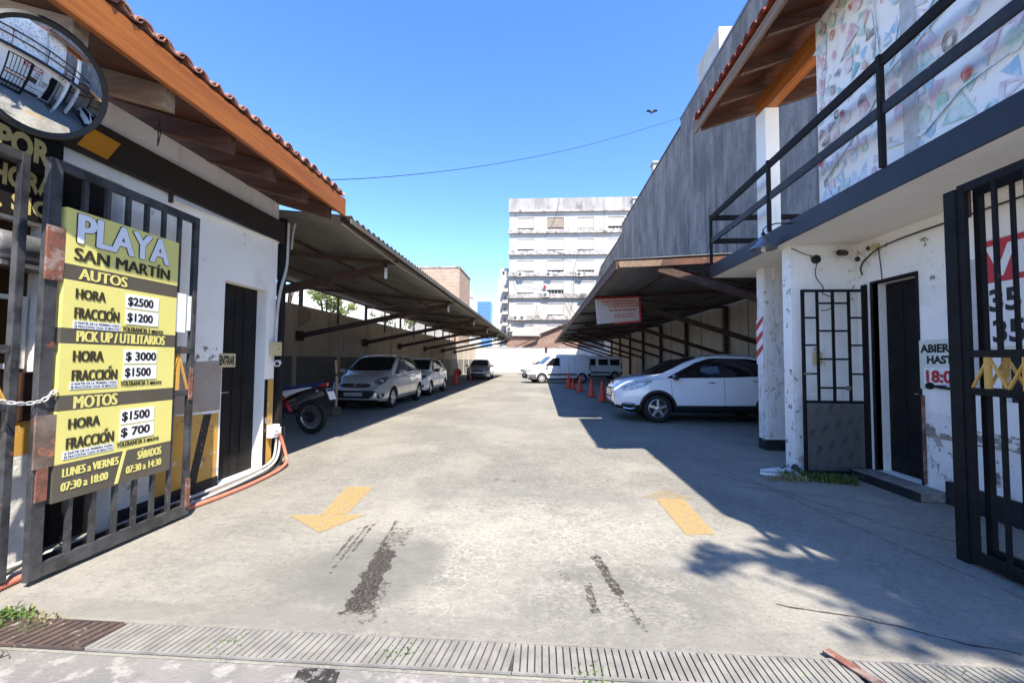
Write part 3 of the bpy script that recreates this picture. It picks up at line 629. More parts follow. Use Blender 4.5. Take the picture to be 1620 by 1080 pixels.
YR = [8.98,13.5,18.2,23.0,27.8,32.5,37.2,41.8,46.6]
for y in YR:
    if y > 9:
        b = MB(); b.beam((7.7,y,RZ(7.7)-.05),(1.62,y,RZ(1.62)-.05),.06,.09); b.build('rafter', M['rust_dark'], cr, world=True)
    b = MB(); b.beam((7.66,y+.0,1.66),(2.35,y,RZ(2.35)-.13),.08,.15); b.build('brace', M['rust_dark'], cr, world=True, bevel=.006)
    b = MB(); b.box(7.52,7.68,y-.08,y+.08,0,RZ(7.6)-.10); b.build('post', M['rust_dark'], cr, world=True)
b = MB(); b.beam((7.7,8.93,RZ(7.7)-.05),(1.55,8.93,RZ(1.55)-.05),.05,.13); b.build('end_beam', M['rust_edge'], cr, world=True)
b = MB(); b.beam((1.56,8.86,RZ(1.5)-.06),(1.56,47.2,RZ(1.5)-.06),.05,.16); b.build('edge_beam', M['rust_edge'], cr, world=True)
for x in (3.0,4.5,6.0,7.4):
    b = MB(); b.box(x-.025,x+.025,9.0,47.1,RZ(x)-.004,RZ(x)+.036); b.build('purlin', M['rust_dark'], cr, world=True)
for i in range(8):
    b = MB(); b.beam((2.3,YR[i]+.1,RZ(2.3)-.05),(6.8,YR[i+1]-.1,RZ(6.8)-.05),.045,.045); b.build('wind_brace', M['rust_edge'], cr, world=True)
b = MB(); b.hexa([(1.60,8.83,3.30),(2.42,8.83,3.33),(2.42,8.862,3.33),(1.60,8.862,3.30),(1.58,8.83,3.43),(2.47,8.83,3.455),(2.47,8.862,3.455),(1.58,8.862,3.43)])
one('wooden_plank', b, M['wood_fascia2'], 'short pale plank fixed to the front corner of the right carport', 'plank', (1.6,8.85,3.3), bevel=.004)
# board hung under the right carport
t = thing('notice_board', 'white notice board with red edge hanging under the right carport', 'sign', (2.3,13.0,2.85))
b = MB(); yb = 13.0; b.hexa([(1.70,yb-.02,2.50),(2.96,yb-.02,2.62),(2.96,yb+.08,2.62),(1.70,yb+.08,2.50),(1.64,yb-.02,3.24),(2.92,yb-.02,3.29),(2.92,yb+.08,3.29),(1.64,yb+.08,3.24)]); b.build('panel', wm('dull_board',(.56,.47,.43),(.50,.42,.38),3.), t, world=True)
b = MB(); b.beam((1.64,yb-.03,3.265),(2.95,yb-.03,3.315),.03,.05); b.beam((2.965,yb-.03,2.60),(2.925,yb-.03,3.30),.03,.05); b.beam((2.2,yb-.03,2.515),(2.97,yb-.03,2.588),.03,.05); b.build('edging', M['ink_red'], t, world=True)
b = MB(); R = random.Random(2)
for row,(z,x0,x1,hh) in enumerate([(3.14,1.84,2.78,.035),(3.06,1.92,2.84,.035),(2.98,2.02,2.86,.035),(2.87,2.06,2.76,.04),(2.74,2.22,2.76,.03),(2.67,2.2,2.76,.03)]):
    x = x0
    while x < x1:
        w = R.uniform(.03,.09); b.box(x,x+w,yb-.026,yb-.021,z+(x-1.7)*.05,z+hh+(x-1.7)*.05); x += w+.025
b.build('printed_lines', M['ink_red'], t, world=True)
b = MB()
for x in (1.75,2.85): b.tube([(x,yb+.03,3.26),(x,yb+.03,RZ(x)-.02)],.006,6)
b.build('hanger', M['rust_dark'], t, world=True)
# ------------------------------------------------------------------ WALLS AROUND THE LOT
bw = thing('boundary_wall', 'stained beige boundary wall with grey painted dado behind the left carport', 'wall', (-8.1,28,0))
b = MB(); b.box(-8.22,-8.02,5.4,53.2,1.48,3.18); b.build('upper_wall', M['perim'], bw, world=True)
b = MB(); b.box(-8.22,-8.015,5.4,53.2,0,1.48); b.build('dado', M['dado'], bw, world=True)
R = random.Random(4)
for y in list(np.arange(7.3,52,3.1)):
    b = MB(); b.box(-8.014,-7.985,y-.11,y+.11,0,3.16); b.build('pilaster', M['perim'], bw, world=True)
b = MB(); b.lathe([(.0,0),(.01,.0),(.01,.01)],(0,0,0)); b = MB()
pp = [(13.35,2.45),(13.7,2.42),(14.2,2.62),(14.45,2.75),(14.5,3.0),(14.2,3.15),(13.8,3.13),(13.55,2.9)]
b.plate([(-8.012,y,z) for y,z in pp],(.002,0,0)); b.build('damp_patch', M['bare_render'], bw, world=True)
for (y,z,h,lab) in ((17.0,1.62,.55,'tall narrow printed notice on the beige wall near the silver car'),(22.6,1.75,.34,'small printed notice on the beige wall above the white hatchback')):
    t = thing('wall_notice', lab, 'notice', (-8.0,y,z)); b = MB(); b.box(-8.014,-8.006,y-.13,y+.13,z,z+h); b.build('sheet', M['paper'], t, world=True)
    b = MB(); 
    for k in range(6): b.box(-8.006,-8.003,y-.10,y+.10,z+.04+k*h/6.4,z+.04+k*h/6.4+h/11)
    b.build('printed_lines', M['ink_black'], t, world=True)
rw = thing('boundary_wall', 'pale stained boundary wall under the right carport behind the cones and posts', 'wall', (7.8,30,0))
b = MB(); b.box(7.74,7.86,8.0,53.0,0,3.95); b.build('wall_face', M['perim_right'], rw, world=True)
for y in np.arange(9.5,52,2.35):
    b = MB(); b.box(7.728,7.74,y-.015,y+.015,0,3.7); b.build('joint_strip', M['crack'], rw, world=True)
bigw = thing('high_side_wall', 'huge dark grey raw concrete party wall towering over the right carport', 'wall', (8.2,34,0))
for (ya,yb2,zt) in ((2.5,24.4,15.1),(24.402,42.0,14.65),(42.002,68,13.75)):
    b = MB(); b.box(7.87,8.6,ya,yb2,0,zt); b.build('wall_section', M['bigwall'], bigw, world=True)
    b = MB(); b.box(7.83,8.62,ya+.01,yb2-.01,zt,zt+.12); b.build('coping', M['rust_dark'] if ya > 20 else M['zinc'], bigw, world=True)
for y in np.arange(5,66,3.05):
    b = MB(); b.box(7.862,7.87,y-.012,y+.012,3.96,13.6); b.build('joint_strip', M['bigwall'], bigw, world=True)
for (y,z,w,lab) in ((38.5,14.77,1.0,'nearer of two small white chimneys on the dark concrete wall'),(31.5,14.77,.7,'white vent block on top of the dark concrete wall nearest the roof')):
    b = MB(); b.box(8.1,8.5,y-w/2,y+w/2,z,z+1.0); b.box(8.02,8.58,y-w/2-.1,y+w/2+.1,z+1.0,z+1.12); one('chimney', b, M['white_far'], lab, 'chimney', (8.3,y,z))
bk = thing('back_wall', 'whitewashed wall closing the far end of the parking lot', 'wall', (0,53.5,0))
b = MB(); b.box(-8.3,8.0,53.4,53.8,0,3.0); b.build('wall_face', M['back_white'], bk, world=True)
b = MB(); b.box(-8.3,8.0,53.36,53.85,3.0,3.08); b.build('coping', M['stain_ledge'], bk, world=True)
bb = thing('brick_outbuilding', 'old red brick outbuilding with sloping roofline just behind the far white wall', 'building', (0,55,0))
b = MB(); b.plate([(-4.3,54.6,0),(8,54.6,0),(8,54.6,8.0),(3.6,54.6,6.15),(.05,54.6,4.75),(-.05,54.6,4.45),(-4.3,54.6,4.45)],(0,.8,0)); b.build('wall', M['brick_red'], bb, world=True)
b = MB(); b.beam((-.15,54.55,4.72),(8,54.55,8.06),.5,.14); b.beam((-4.3,54.55,4.5),(-.1,54.55,4.5),.4,.1); b.beam((-3.2,54.2,3.12),(-.2,54.2,4.45),.3,.12); b.build('roof_edge', M['rust_dark'], bb, world=True)
b = MB(); b.box(.55,.85,53.3,53.36,2.5,3.1); one('meter_box', b, M['rust_dark'], 'small dark box fixed at the top of the far white wall', 'box', (.7,53.33,2.5))
# ------------------------------------------------------------------ RIGHT BUILDING
RX = 4.08
rb = thing('corner_building', 'white two storey building with navy balcony slab, mural wall and red tiled eave', 'building', (RX,4,0))
b = MB(); b.wall((RX,.9,0),(0,1,0),4.90,2.92,(1,0,0),.2,[(4.03,4.64,.10,2.36),(2.55,3.20,1.05,1.50)]); b.box(3.26,7.8,5.802,6.0,0,2.92); b.build('wall', M['white_wall'], rb, world=True)
b = MB(); b.box(RX+.15,RX+.19,4.93,5.54,.10,2.355)
for y in (5.1,5.3): b.box(RX+.142,RX+.15,y-.012,y+.012,.14,2.3)
d = b.build('door', M['black_paint'], rb, world=True, bevel=.003)
b = MB(); b.tube([(RX+.15,5.02,1.05),(RX+.10,5.02,1.05),(RX+.10,5.12,1.05)],.009,8); b.build('handle', M['zinc'], d, world=True)
b = MB(); b.box(RX-.012,RX+.06,4.90,4.93,.10,2.39); b.box(RX-.012,RX+.06,5.54,5.575,.10,2.39); b.box(RX-.012,RX+.06,4.93,5.54,2.36,2.39); b.build('door_frame', M['black_paint'], rb, world=True)
b = MB(); b.box(RX-.016,RX+.01,4.87,4.90,.12,1.05); b.build('rusty_edge', M['rust'], rb, world=True)
b = MB(); b.box(RX+.08,RX+.1,3.45,4.10,1.05,1.5); b.build('window_pane', M['car_glass'], rb, world=True)
b = MB(); b.box(3.80,RX-.001,4.62,5.60,0,.10); b.build('step', M['sidewalk'], rb, world=True, bevel=.015)
b = MB(); b.box(3.785,3.80,4.62,5.60,0,.094); b.box(RX-.05,RX-.001,.9,4.618,0,.22); b.build('skirting', M['black_worn'], rb, world=True)
b = MB(); b.plate([(RX-.002,y,z) for y,z in [(4.86,.23),(4.30,.22),(3.8,.22),(3.8,.62),(4.2,.72),(4.55,.86),(4.85,.90)]],(-.004,0,0)); b.build('peeling_patch', M['white_peel'], rb, world=True)
b = MB(); b.plate([(3.262,5.80,.0),(3.45,5.80,.0),(3.47,5.80,.35),(3.40,5.80,.9),(3.31,5.80,1.0),(3.262,5.80,.8)],(0,-.005,0)); b.build('peeling_patch', M['white_peel'], rb, world=True)
def worn(P, mat): 
    for q in P:
        b = MB(); b.quad(*q); b.build('worn_patch', mat, rb, world=True, fix=False)
def wx(y0,y1,z0,z1,x=RX-.0075): return [(x,y0,z0),(x,y1,z0),(x,y1,z1),(x,y0,z1)]
def wy(x0,x1,z0,z1,y=5.793): return [(x0,y,z0),(x1,y,z0),(x1,y,z1),(x0,y,z1)]
worn([wx(3.3,4.86,.62,.76)], M['scuff_dense']); worn([wx(3.3,4.86,.24,.52,RX-.0085),wx(4.45,4.86,2.1,2.75),wy(3.26,3.42,.02,1.25),wx(5.81,5.99,.02,1.3,3.2575),wx(5.81,5.99,1.8,2.8,3.2575)], M['scuff'])
worn([wy(3.50,3.66,2.58,2.80,5.7985),wy(3.80,4.03,2.70,2.90,5.7985),wx(5.55,5.79,2.45,2.85,RX-.002),wx(5.3,5.54,2.62,2.86,RX-.002),wy(3.95,4.06,2.0,2.6,5.7985),wy(3.45,3.66,1.28,1.6,5.7985)], M['rust_stain'])
# slab, soffit, fascia
b = MB(); b.box(3.103,7.8,.9,7.99,2.92,3.14); b.build('balcony_slab', M['cream'], rb, world=True)
b = MB(); b.box(3.08,3.102,.9,8.012,2.915,3.15); b.box(3.102,7.8,7.991,8.013,2.915,3.15); b.build('fascia', M['navy'], rb, world=True, bevel=.004)
b = MB(); b.box(3.72,7.8,7.1,7.34,2.72,2.919); b.build('beam', M['cream'], rb, world=True)
# painted column with peeled foot
b = MB(); b.box(3.58,3.88,7.12,7.36,.16,2.919); co = b.build('column', M['white_peel'], rb, world=True, bevel=.01)
b = MB(); b.box(3.575,3.885,7.115,7.365,0,.17); b.build('column_foot', M['black_worn'], co, world=True)
GC = [(.55,.30,.14),(.30,.42,.20),(.55,.48,.20),(.13,.33,.33),(.45,.08,.04),(.30,.30,.30)]
R = random.Random(11)
for i,c in enumerate(GC):
    m = wm('graffiti_%s' % ['orange','green','ochre','teal','red','grey'][i], tuple(.6*q+.4*.75 for q in c), (.80,.78,.74), 14., (1,1,.35), .36,.52, .85)
    b = MB()
    for sw in range(9):
        dy_ = i*.0012+sw*.00012
        x = R.uniform(3.60,3.82); z = R.uniform(.3,2.6) if i in (3,5) else R.uniform(1.3,2.7); h = R.uniform(.25,.8); w = R.uniform(.02,.055); P = []
        for k in range(9):
            f = k/8; P.append((x+.035*math.sin(f*5+i)+.02*R.uniform(-1,1), z+h*f-.4))
        for k in range(8):
            (xa,za),(xb,zb) = P[k],P[k+1]; za = max(za,.2); zb = max(zb,.2)
            xa,xb = min(xa,3.845),min(xb,3.845)
            ww = w*math.sin(PI*(k+.5)/8)
            if za < zb < 2.85: b.quad((xa,7.119-dy_,za),(xa+ww,7.119-dy_,za),(xb+ww,7.119-dy_,zb),(xb,7.119-dy_,zb))
        y = R.uniform(7.14,7.30)
        for k in range(6):
            za = .4+k*.38+R.uniform(-.1,.1); xo = 3.5785-dy_-k*.00002; b.quad((xo,y,za),(xo,y+w*.8,za),(xo,y+w*.8+R.uniform(-.02,.02),za+.3),(xo,y+R.uniform(-.02,.02),za+.3))
    b.build('painted_swirl', m, co, world=True, fix=False)
t = thing('hazard_sign', 'white plate with red diagonal stripes on the painted column', 'sign', (3.57,7.24,1.4))
b = MB(); b.box(3.560,3.572,7.135,7.345,1.36,2.08); b.build('plate', M['paper'], t, world=True)
b = MB()
for k in range(3):
    z = 1.44+k*.22; b.plate([(3.559,7.34,z+.02),(3.559,7.14,z-.0+.16),(3.559,7.14,z+.25),(3.559,7.34,z+.13)],(-.002,0,0))
b.build('stripes', M['ink_red'], t, world=True)
# upper storey: column, beam, roof, mural wall
b = MB(); b.box(3.30,3.50,6.44,6.72,3.15,5.16); b.build('upper_column', M['white_wall'], rb, world=True, bevel=.008)
b = MB(); b.box(3.33,3.47,5.30,6.78,5.161,5.46); b.build('roof_beam', M['wood_orange'], rb, world=True, bevel=.006)
zr = lambda x: 5.33+.30*(x-2.82)
for y in (7.28,6.58,5.88,5.18,4.50,3.95):
    b = MB(); b.hexa([(2.70,y-.04,zr(2.70)),(6.0,y-.04,zr(6.0)),(6.0,y+.04,zr(6.0)),(2.70,y+.04,zr(2.70)),(2.70,y-.04,zr(2.70)+.15),(6.0,y-.04,zr(6.0)+.15),(6.0,y+.04,zr(6.0)+.15),(2.70,y+.04,zr(2.70)+.15)])
    r_ = b.build('rafter', M['wood_dark'], rb, world=True)
    b = MB(); b.hexa([(2.695,y-.042,zr(2.695)-.012),(5.9,y-.042,zr(5.9)-.012),(5.9,y-.022,zr(5.9)-.012),(2.695,y-.022,zr(2.695)-.012),(2.695,y-.042,zr(2.695)-.001),(5.9,y-.042,zr(5.9)-.001),(5.9,y-.022,zr(5.9)-.001),(2.695,y-.022,zr(2.695)-.001)])
    b.build('batten', M['wood_fascia2'], r_, world=True)
b = MB(); b.hexa([(2.66,3.85,zr(2.66)+.152),(6.0,3.85,zr(6.0)+.152),(6.0,7.40,zr(6.0)+.152),(2.66,7.40,zr(2.66)+.152),(2.66,3.85,zr(2.66)+.18),(6.0,3.85,zr(6.0)+.18),(6.0,7.40,zr(6.0)+.18),(2.66,7.40,zr(2.66)+.18)]); b.build('soffit', M['wood_soffit'], rb, world=True)
b = MB(); b.box(2.625,2.658,3.85,7.42,zr(2.66)+.02,zr(2.66)+.17); b.build('fascia_board', M['wood_fascia2'], rb, world=True)
tiles(2.58, zr(2.6)+.19, 3.85, 7.45, 3.3, .30, .19, 1).build('roof_tiles', M['tile_red'], rb, world=True, fix=False, smooth=True, angle=45)
b = MB(); b.box(3.30,3.45,.9,5.28,3.141,5.50); mu = b.build('mural_wall', M['white_wall'], rb, world=True, bevel=.03)
b = MB(); b.box(3.272,3.299,3.92,4.03,3.16,5.48); b.box(3.268,3.299,3.895,3.915,3.16,5.48); b.build('wall_strip', M['pipe_grey'], mu, world=True)
PAL = {'pale_blue':((.34,.52,.66),(.55,.68,.76)),'mint':((.33,.58,.47),(.55,.70,.62)),'pink':((.66,.40,.46),(.74,.60,.62)),'red':((.50,.05,.05),(.62,.30,.27)),'brown':((.12,.09,.065),(.30,.25,.2)),'teal':((.22,.48,.48),(.5,.66,.66)),'grey':((.30,.31,.33),(.5,.5,.52)),'rose':((.70,.50,.55),(.76,.66,.68))}
PMAT = {n: wm('mural_'+n, a, tuple(.45*q+.55*w for q,w in zip(c,(.84,.82,.78))), 9., X1, .34,.62, .85) for n,(a,c) in PAL.items()}
R = random.Random(23); SH = {n:MB() for n in PAL}; taken = []
def mur(u,v,k): return (3.2985-.00006*k, 5.25-u, v)
kk = 0
for i in range(900):
    u = R.uniform(.06,4.1); v = R.uniform(3.2,5.42); s = R.choice((R.uniform(.04,.07),R.uniform(.07,.13)))
    dens = 1.0 if (u < 1.5) else .55
    if R.random() > dens or any((u-a)**2+(v-c)**2 < ((s+e)*.62)**2 for a,c,e in taken): continue
    if 3.9 < 5.25-u < 4.06: continue
    taken.append((u,v,s))
    up = v > 4.2
    n = R.choice(['pale_blue','mint','pink','red','brown','teal','pale_blue','pink','mint','grey'] if up else ['pale_blue','mint','rose','rose','pale_blue','teal','grey','pink','red','brown','rose','pale_blue'])
    kk = kk+1
    if R.random() < .55:
        a0 = R.uniform(0,2*PI); P = [(u+s*1.25*math.cos(a0+da)*f, v+s*1.35*math.sin(a0+da)*f) for da,f in ((0,1.15),(2.0,1),(2.0+R.uniform(1.4,2.1),.9))]
    else: P = [(u+s*.62*math.cos(a), v+s*.85*math.sin(a)) for a in np.linspace(0,2*PI,15)[:-1]]
    if R.random() < .18:
        cu = sum(p[0] for p in P)/len(P); cv = sum(p[1] for p in P)/len(P); Q = [(cu+(a-cu)*.5,cv+(c-cv)*.5) for a,c in P]; L_ = len(P)
        for q in range(L_): SH[n].quad(mur(*P[q],kk),mur(*P[(q+1)%L_],kk),mur(*Q[(q+1)%L_],kk),mur(*Q[q],kk))
    else: SH[n].quad(*[mur(p[0],p[1],kk) for p in P])
for n,b in SH.items():
    if b.f: b.build('painted_shapes', PMAT[n], mu, world=True, fix=False)
def branch(b, P, w0, w1):
    for i in range(len(P)-1):
        a,c = Vector(P[i]),Vector(P[i+1]); d = (c-a).normalized(); n = Vector((-d.y,d.x)); f0 = w0+(w1-w0)*i/(len(P)-1); f1 = w0+(w1-w0)*(i+1)/(len(P)-1)
        q = [a-n*f0,c-n*f1,c+n*f1,a+n*f0]; branch.k += 1; b.quad(*[mur(p.x,p.y,branch.k) for p in q])
branch.k = 320
b = MB(); branch(b,[(.1,3.50),(.5,3.72),(.85,3.95),(1.15,4.30),(1.3,4.75),(1.32,5.3)],.012,.026); branch(b,[(1.05,4.15),(1.4,4.28),(1.6,4.5),(1.72,5.0),(1.85,5.4)],.018,.012)
branch(b,[(1.0,3.45),(1.4,3.37),(1.75,3.55),(2.1,3.58)],.022,.006); branch(b,[(1.35,4.2),(1.9,4.4),(2.3,4.55),(2.6,5.0)],.012,.03); branch(b,[(2.3,4.55),(2.9,4.75),(3.4,5.3)],.03,.01); branch(b,[(.85,3.95),(.95,4.4),(.9,4.9),(.98,5.35)],.018,.01)
b.build('painted_branches', wm('mural_branch',(.50,.62,.66),(.78,.80,.79),11.,(1,1,1),.35,.65,.85), mu, world=True, fix=False)
b = MB()
for P in ([(.12,3.47),(.5,3.69),(.84,3.91)],[(1.13,4.27),(1.28,4.74),(1.30,5.28)],[(1.38,4.26),(1.62,4.5),(1.74,5.0)],[(1.42,3.35),(1.76,3.53),(2.1,3.56)],[(1.9,4.36),(2.34,4.52),(2.62,4.98)],[(.9,4.2),(.93,4.6),(.89,4.9)]):
    branch(b,P,.004,.0015)
b.v = [(x-.0012,y,z) for x,y,z in b.v]; b.build('painted_outline', wm('mural_line',(.05,.06,.065),(.18,.2,.2),8.), mu, world=True, fix=False)
# balcony railing
rl = MB(); zt = lambda y: 4.0+.034*(7.9-y); zm = lambda y: 3.575+.028*(7.9-y)
rt = b = MB(); b.beam((3.085,.9,zt(.9)),(3.085,7.93,zt(7.93)),.035,.10); ra = b.build('railing', M['black_paint'], rb, world=True, bevel=.004)
b = MB(); b.beam((3.085,.9,zm(.9)),(3.085,7.93,zm(7.93)),.035,.10); b.build('rail', M['black_worn'], ra, world=True, bevel=.004)
b = MB(); b.beam((3.06,7.925,4.0),(7.8,7.925,4.0),.035,.09); b.build('rail', M['black_paint'], ra, world=True)
b = MB(); b.beam((3.06,7.925,3.575),(7.8,7.925,3.575),.035,.09); b.build('rail', M['black_paint'], ra, world=True)
for y in (7.93,5.95,4.02,2.05):
    b = MB(); b.box(3.055,3.10,y-.02,y+.02,3.15,zt(y)+.06 if y < 7.9 else 4.05); b.build('baluster', M['black_paint'], ra, world=True)
# open security gate of the side door
sg = thing('security_gate', 'black barred security gate with perforated lower panel, standing open by the side door', 'gate', (4.05,5.62,0))
b = MB(); x0,x1,y = 3.285,4.05,5.62; w = .032
for x in (x0,x1-w): b.box(x,x+w,y,y+w,.02,2.31)
for z in (2.31-w,.885,.02): b.box(x0+w,x1-w,y+.001,y+w-.001,z,z+w)
b.build('frame', M['black_metal'], sg, world=True)
f4 = [x0+(x1-x0)*k for k in (0,.25,.495,.745,1)]
for x in f4[1:4]:
    b = MB(); b.box(x-.013,x+.013,y+.004,y+.028,.917,2.278); b.build('bar', M['black_metal'], sg, world=True)
for c,zs in ((0,(1.953,1.608,1.25)),(1,(2.136,1.788,1.434,1.076)),(2,(2.136,1.788,1.434,1.076)),(3,(1.953,1.608,1.25))):
    b = MB()
    for z in zs: b.box(f4[c]+(w if c == 0 else .013),f4[c+1]-(w if c == 3 else .013),y+.006,y+.026,z-.011,z+.011)
    b.build('crossbars', M['black_metal'], sg, world=True)
b = MB(); b.quad((x0+w,y+.016,.052),(x1-w,y+.016,.052),(x1-w,y+.016,.885),(x0+w,y+.016,.885)); b.build('perforated_panel', M['mesh_black'], sg, world=True)
b = MB(); b.box(x0+.005,x0+.08,y-.02,y,1.235,1.265); b.box(3.78,3.84,y-.015,y,1.05,1.10); b.build('bolt', M['rust_plate'], sg, world=True)
b = MB(); b.box(4.05,4.12,5.63,5.70,0,2.37); b.build('hinge_post', M['black_metal'], sg, world=True)
t = thing('switch_box', 'small cream switch box on the white wall behind the barred security gate', 'box', (3.55,5.79,1.40)); b = MB(); b.box(3.50,3.61,5.765,5.799,1.36,1.53); b.build('cover', M['box_cream'], t, world=True, bevel=.006); b = MB(); b.box(3.535,3.575,5.758,5.766,1.43,1.47); b.build('switch', M['white_plain'], t, world=True)
# cameras and fittings above the security gate
def bullet(name, label, base, aim, mat, r=.032, L=.14):
    t = thing(name, label, 'camera', base); a = Vector(aim).normalized(); c = Vector(base)+Vector((0,0,-.03))+a*.02
    b = MB(); b.lathe([(r*.8,-L/2),(r,-L/2+.01),(r,L/2),(r*1.1,L/2)],c,a,16); b.build('body', mat, t, world=True, smooth=True, angle=40)
    b = MB(); b.lathe([(r*.75,L/2+.0005),(r*.70,L/2+.004),(.002,L/2+.006)],c,a,16); b.build('lens', M['car_glass'], t, world=True, smooth=True)
    b = MB(); b.tube([Vector(base),c],.012,8); b.lathe([(.035,0),(.03,.015)],Vector(base),(0,0,-1),12); b.build('bracket', mat, t, world=True)
    return t
bullet('security_camera','dark bullet camera in the middle of the white wall above the security gate',(3.88,5.74,2.83),(-.8,-.55,-.1),M['rust_dark'],.036,.17)
bullet('security_camera','cream bullet camera on the white wall just above the dark doorway',(4.05,5.45,2.82),(-.9,-.2,-.15),M['box_cream'],.036,.15)
t = thing('security_camera','small white dome camera between the dark and the cream cameras', 'camera', (4.06,5.72,2.72)); b = MB(); b.lathe([(.055,0),(.055,.03),(.045,.05)],(4.075,5.72,2.72),(-1,-.3,-.2),16); b.build('base', M['white_plain'], t, world=True, smooth=True, angle=40)
b = MB(); b.lathe([(.035,.05),(.03,.065),(.015,.076),(.002,.08)],(4.075,5.72,2.72),(-1,-.3,-.2),14); b.build('lens', M['car_glass'], t, world=True, smooth=True)
b = MB(); b.lathe([(.055,0),(.055,.03),(.03,.045)],(3.57,5.80,2.73),(0,-1,0),14); one('cable_gland', b, M['cable'], 'round black cable fitting high on the white pier', 'fitting', (3.57,5.8,2.73), smooth=True, angle=40)
def cable(pts, r, label, mat='cable', sm=3):
    P = [Vector(p) for p in pts]
    for _ in range(sm):
        Q = [P[0]]
        for a,c in zip(P,P[1:]): Q += [a.lerp(c,.25),a.lerp(c,.75)]
        P = Q+[P[-1]]
    b = MB(); b.tube(P,r,5); return one('cable', b, M[mat], label, 'cable', P[0])
cable([(3.57,5.76,2.70),(3.52,5.75,2.5),(3.64,5.74,2.35),(3.50,5.6,2.25),(3.68,5.6,2.2),(3.62,5.6,2.05),(3.50,5.6,2.04)],.006,'black cable dangling from the round fitting over the security gate')
cable([(3.27,5.79,2.88),(3.42,5.78,2.80),(3.50,5.78,2.78),(3.56,5.77,2.74)],.005,'thin cable from the slab corner to the round fitting')
cable([(4.06,1.0,2.80),(4.06,2.5,2.815),(4.06,4.2,2.80),(4.055,5.3,2.80),(4.05,5.6,2.70),(4.06,5.72,2.60),(4.06,5.68,2.5)],.009,'black cable running under the balcony soffit along the white wall')
cable([(4.065,5.42,2.78),(4.07,5.40,2.6),(4.07,5.38,2.38)],.005,'thin cable dropping from the cream camera to the door frame')
# bell lamp on a bracket
t = thing('bell_lamp', 'grey metal bell shaped lamp hanging from the navy slab edge', 'lamp', (2.93,5.82,3.05))
b = MB(); b.lathe([(.02,.0),(.035,-.02),(.05,-.03),(.065,-.07),(.10,-.12),(.155,-.165),(.168,-.185),(.160,-.185),(.095,-.12),(.06,-.07),(.03,-.03)],(2.93,5.82,3.06),n=28,capa=False); b.build('shade', M['zinc'], t, world=True, smooth=True, angle=60)
b = MB(); b.lathe([(.022,-.10),(.028,-.14),(.028,-.20),(.02,-.215),(.002,-.22)],(2.93,5.82,3.06),n=14); b.build('bulb', M['bulb'], t, world=True, smooth=True)
b = MB(); b.tube([(2.93,5.82,3.05),(2.93,5.82,3.14),(2.93,5.74,3.155),(2.93,5.5,3.12),(3.08,5.45,3.1)],.008,8); b.lathe([(.02,-.0),(.025,.03),(.012,.06)],(2.93,5.82,3.05),n=12); b.build('arm', M['black_metal'], t, world=True, smooth=True, angle=50)
b = MB(); 
for k in range(4):
    c = (3.04+.012*k,8.03,3.10-.02*k); P = [(c[0]+.10*math.cos(a)*(1+.06*k),c[1]+.012*k,c[2]+.10*math.sin(a)) for a in np.linspace(0,2*PI,25)]; b.tube(P,.006,5)
b.tube([(3.06,8.03,3.2),(3.05,8.04,3.4),(3.08,7.96,3.6)],.005,5); b.tube([(3.04,8.04,3.0),(3.06,8.05,2.85),(3.03,8.05,2.75)],.005,5)
one('cable_coil', b, M['cable'], 'coil of black cable hung on the end post of the balcony rail', 'cable coil', (3.04,8.03,3.1))
# signs on the right wall
UR = (0,-1,0); VZ = (0,0,1)
t = thing('opening_hours_sign', 'pale opening hours sign on the white wall beside the dark doorway', 'sign', (RX-.02,4.7,1.12))
b = MB(); b.box(RX-.016,RX-.004,4.28,4.905,1.12,1.635); b.build('plate', wm('pale_green_board',(.66,.70,.60),(.60,.64,.55),3.), t, world=True, bevel=.01)
b = MB(); O = (RX-.016,4.88,0); text(b,'ABIERTO',(RX-.016,4.885,1.50),UR,VZ,.50,.09,bold=.045); text(b,'HASTA',(RX-.016,4.81,1.385),UR,VZ,.37,.085,bold=.045); b.build('lettering', M['ink_black'], t, world=True, fix=False)
b = MB(); b.box(RX-.020,RX-.0165,4.40,4.85,1.17,1.345); b.build('paper_strip', M['paper'], t, world=True)
b = MB(); text(b,'18:00',(RX-.021,4.82,1.19),UR,VZ,.38,.13,bold=.04); text(b,'HS',(RX-.021,4.40,1.19),UR,VZ,.09,.08,bold=.03); b.build('hour_lettering', M['ink_red'], t, world=True, fix=False)
t = thing('sale_board', 'red and white for sale board with phone numbers on the right wall behind the gate', 'sign', (RX-.03,3.6,1.54))
b = MB(); b.box(RX-.03,RX-.006,2.95,4.19,1.54,2.115); b.build('lower_panel', M['paper'], t, world=True)
b = MB(); b.box(RX-.031,RX-.006,2.95,4.20,2.117,2.50); b.build('red_panel', wm('red_board',(.52,.02,.03),(.47,.02,.028),3.,rough=.45), t, world=True)
b = MB(); text(b,'VENDE',(RX-.031,4.16,2.165),UR,VZ,1.12,.28,bold=.05); b.build('lettering', M['paper'], t, world=True, fix=False)
b = MB(); text(b,'351',(RX-.030,4.145,1.85),UR,VZ,.36,.205,bold=.035); text(b,'351',(RX-.030,4.125,1.575),UR,VZ,.36,.205,bold=.035); b.build('phone_lettering', M['ink_black'], t, world=True, fix=False)
b = MB(); b.box(RX-.06,RX-.003,4.23,4.28,1.10,2.36); one('wall_strip', b, M['pipe_grey'], 'grey vertical metal strip on the right wall beside the for sale board', 'strip', (RX-.03,4.25,1.1))
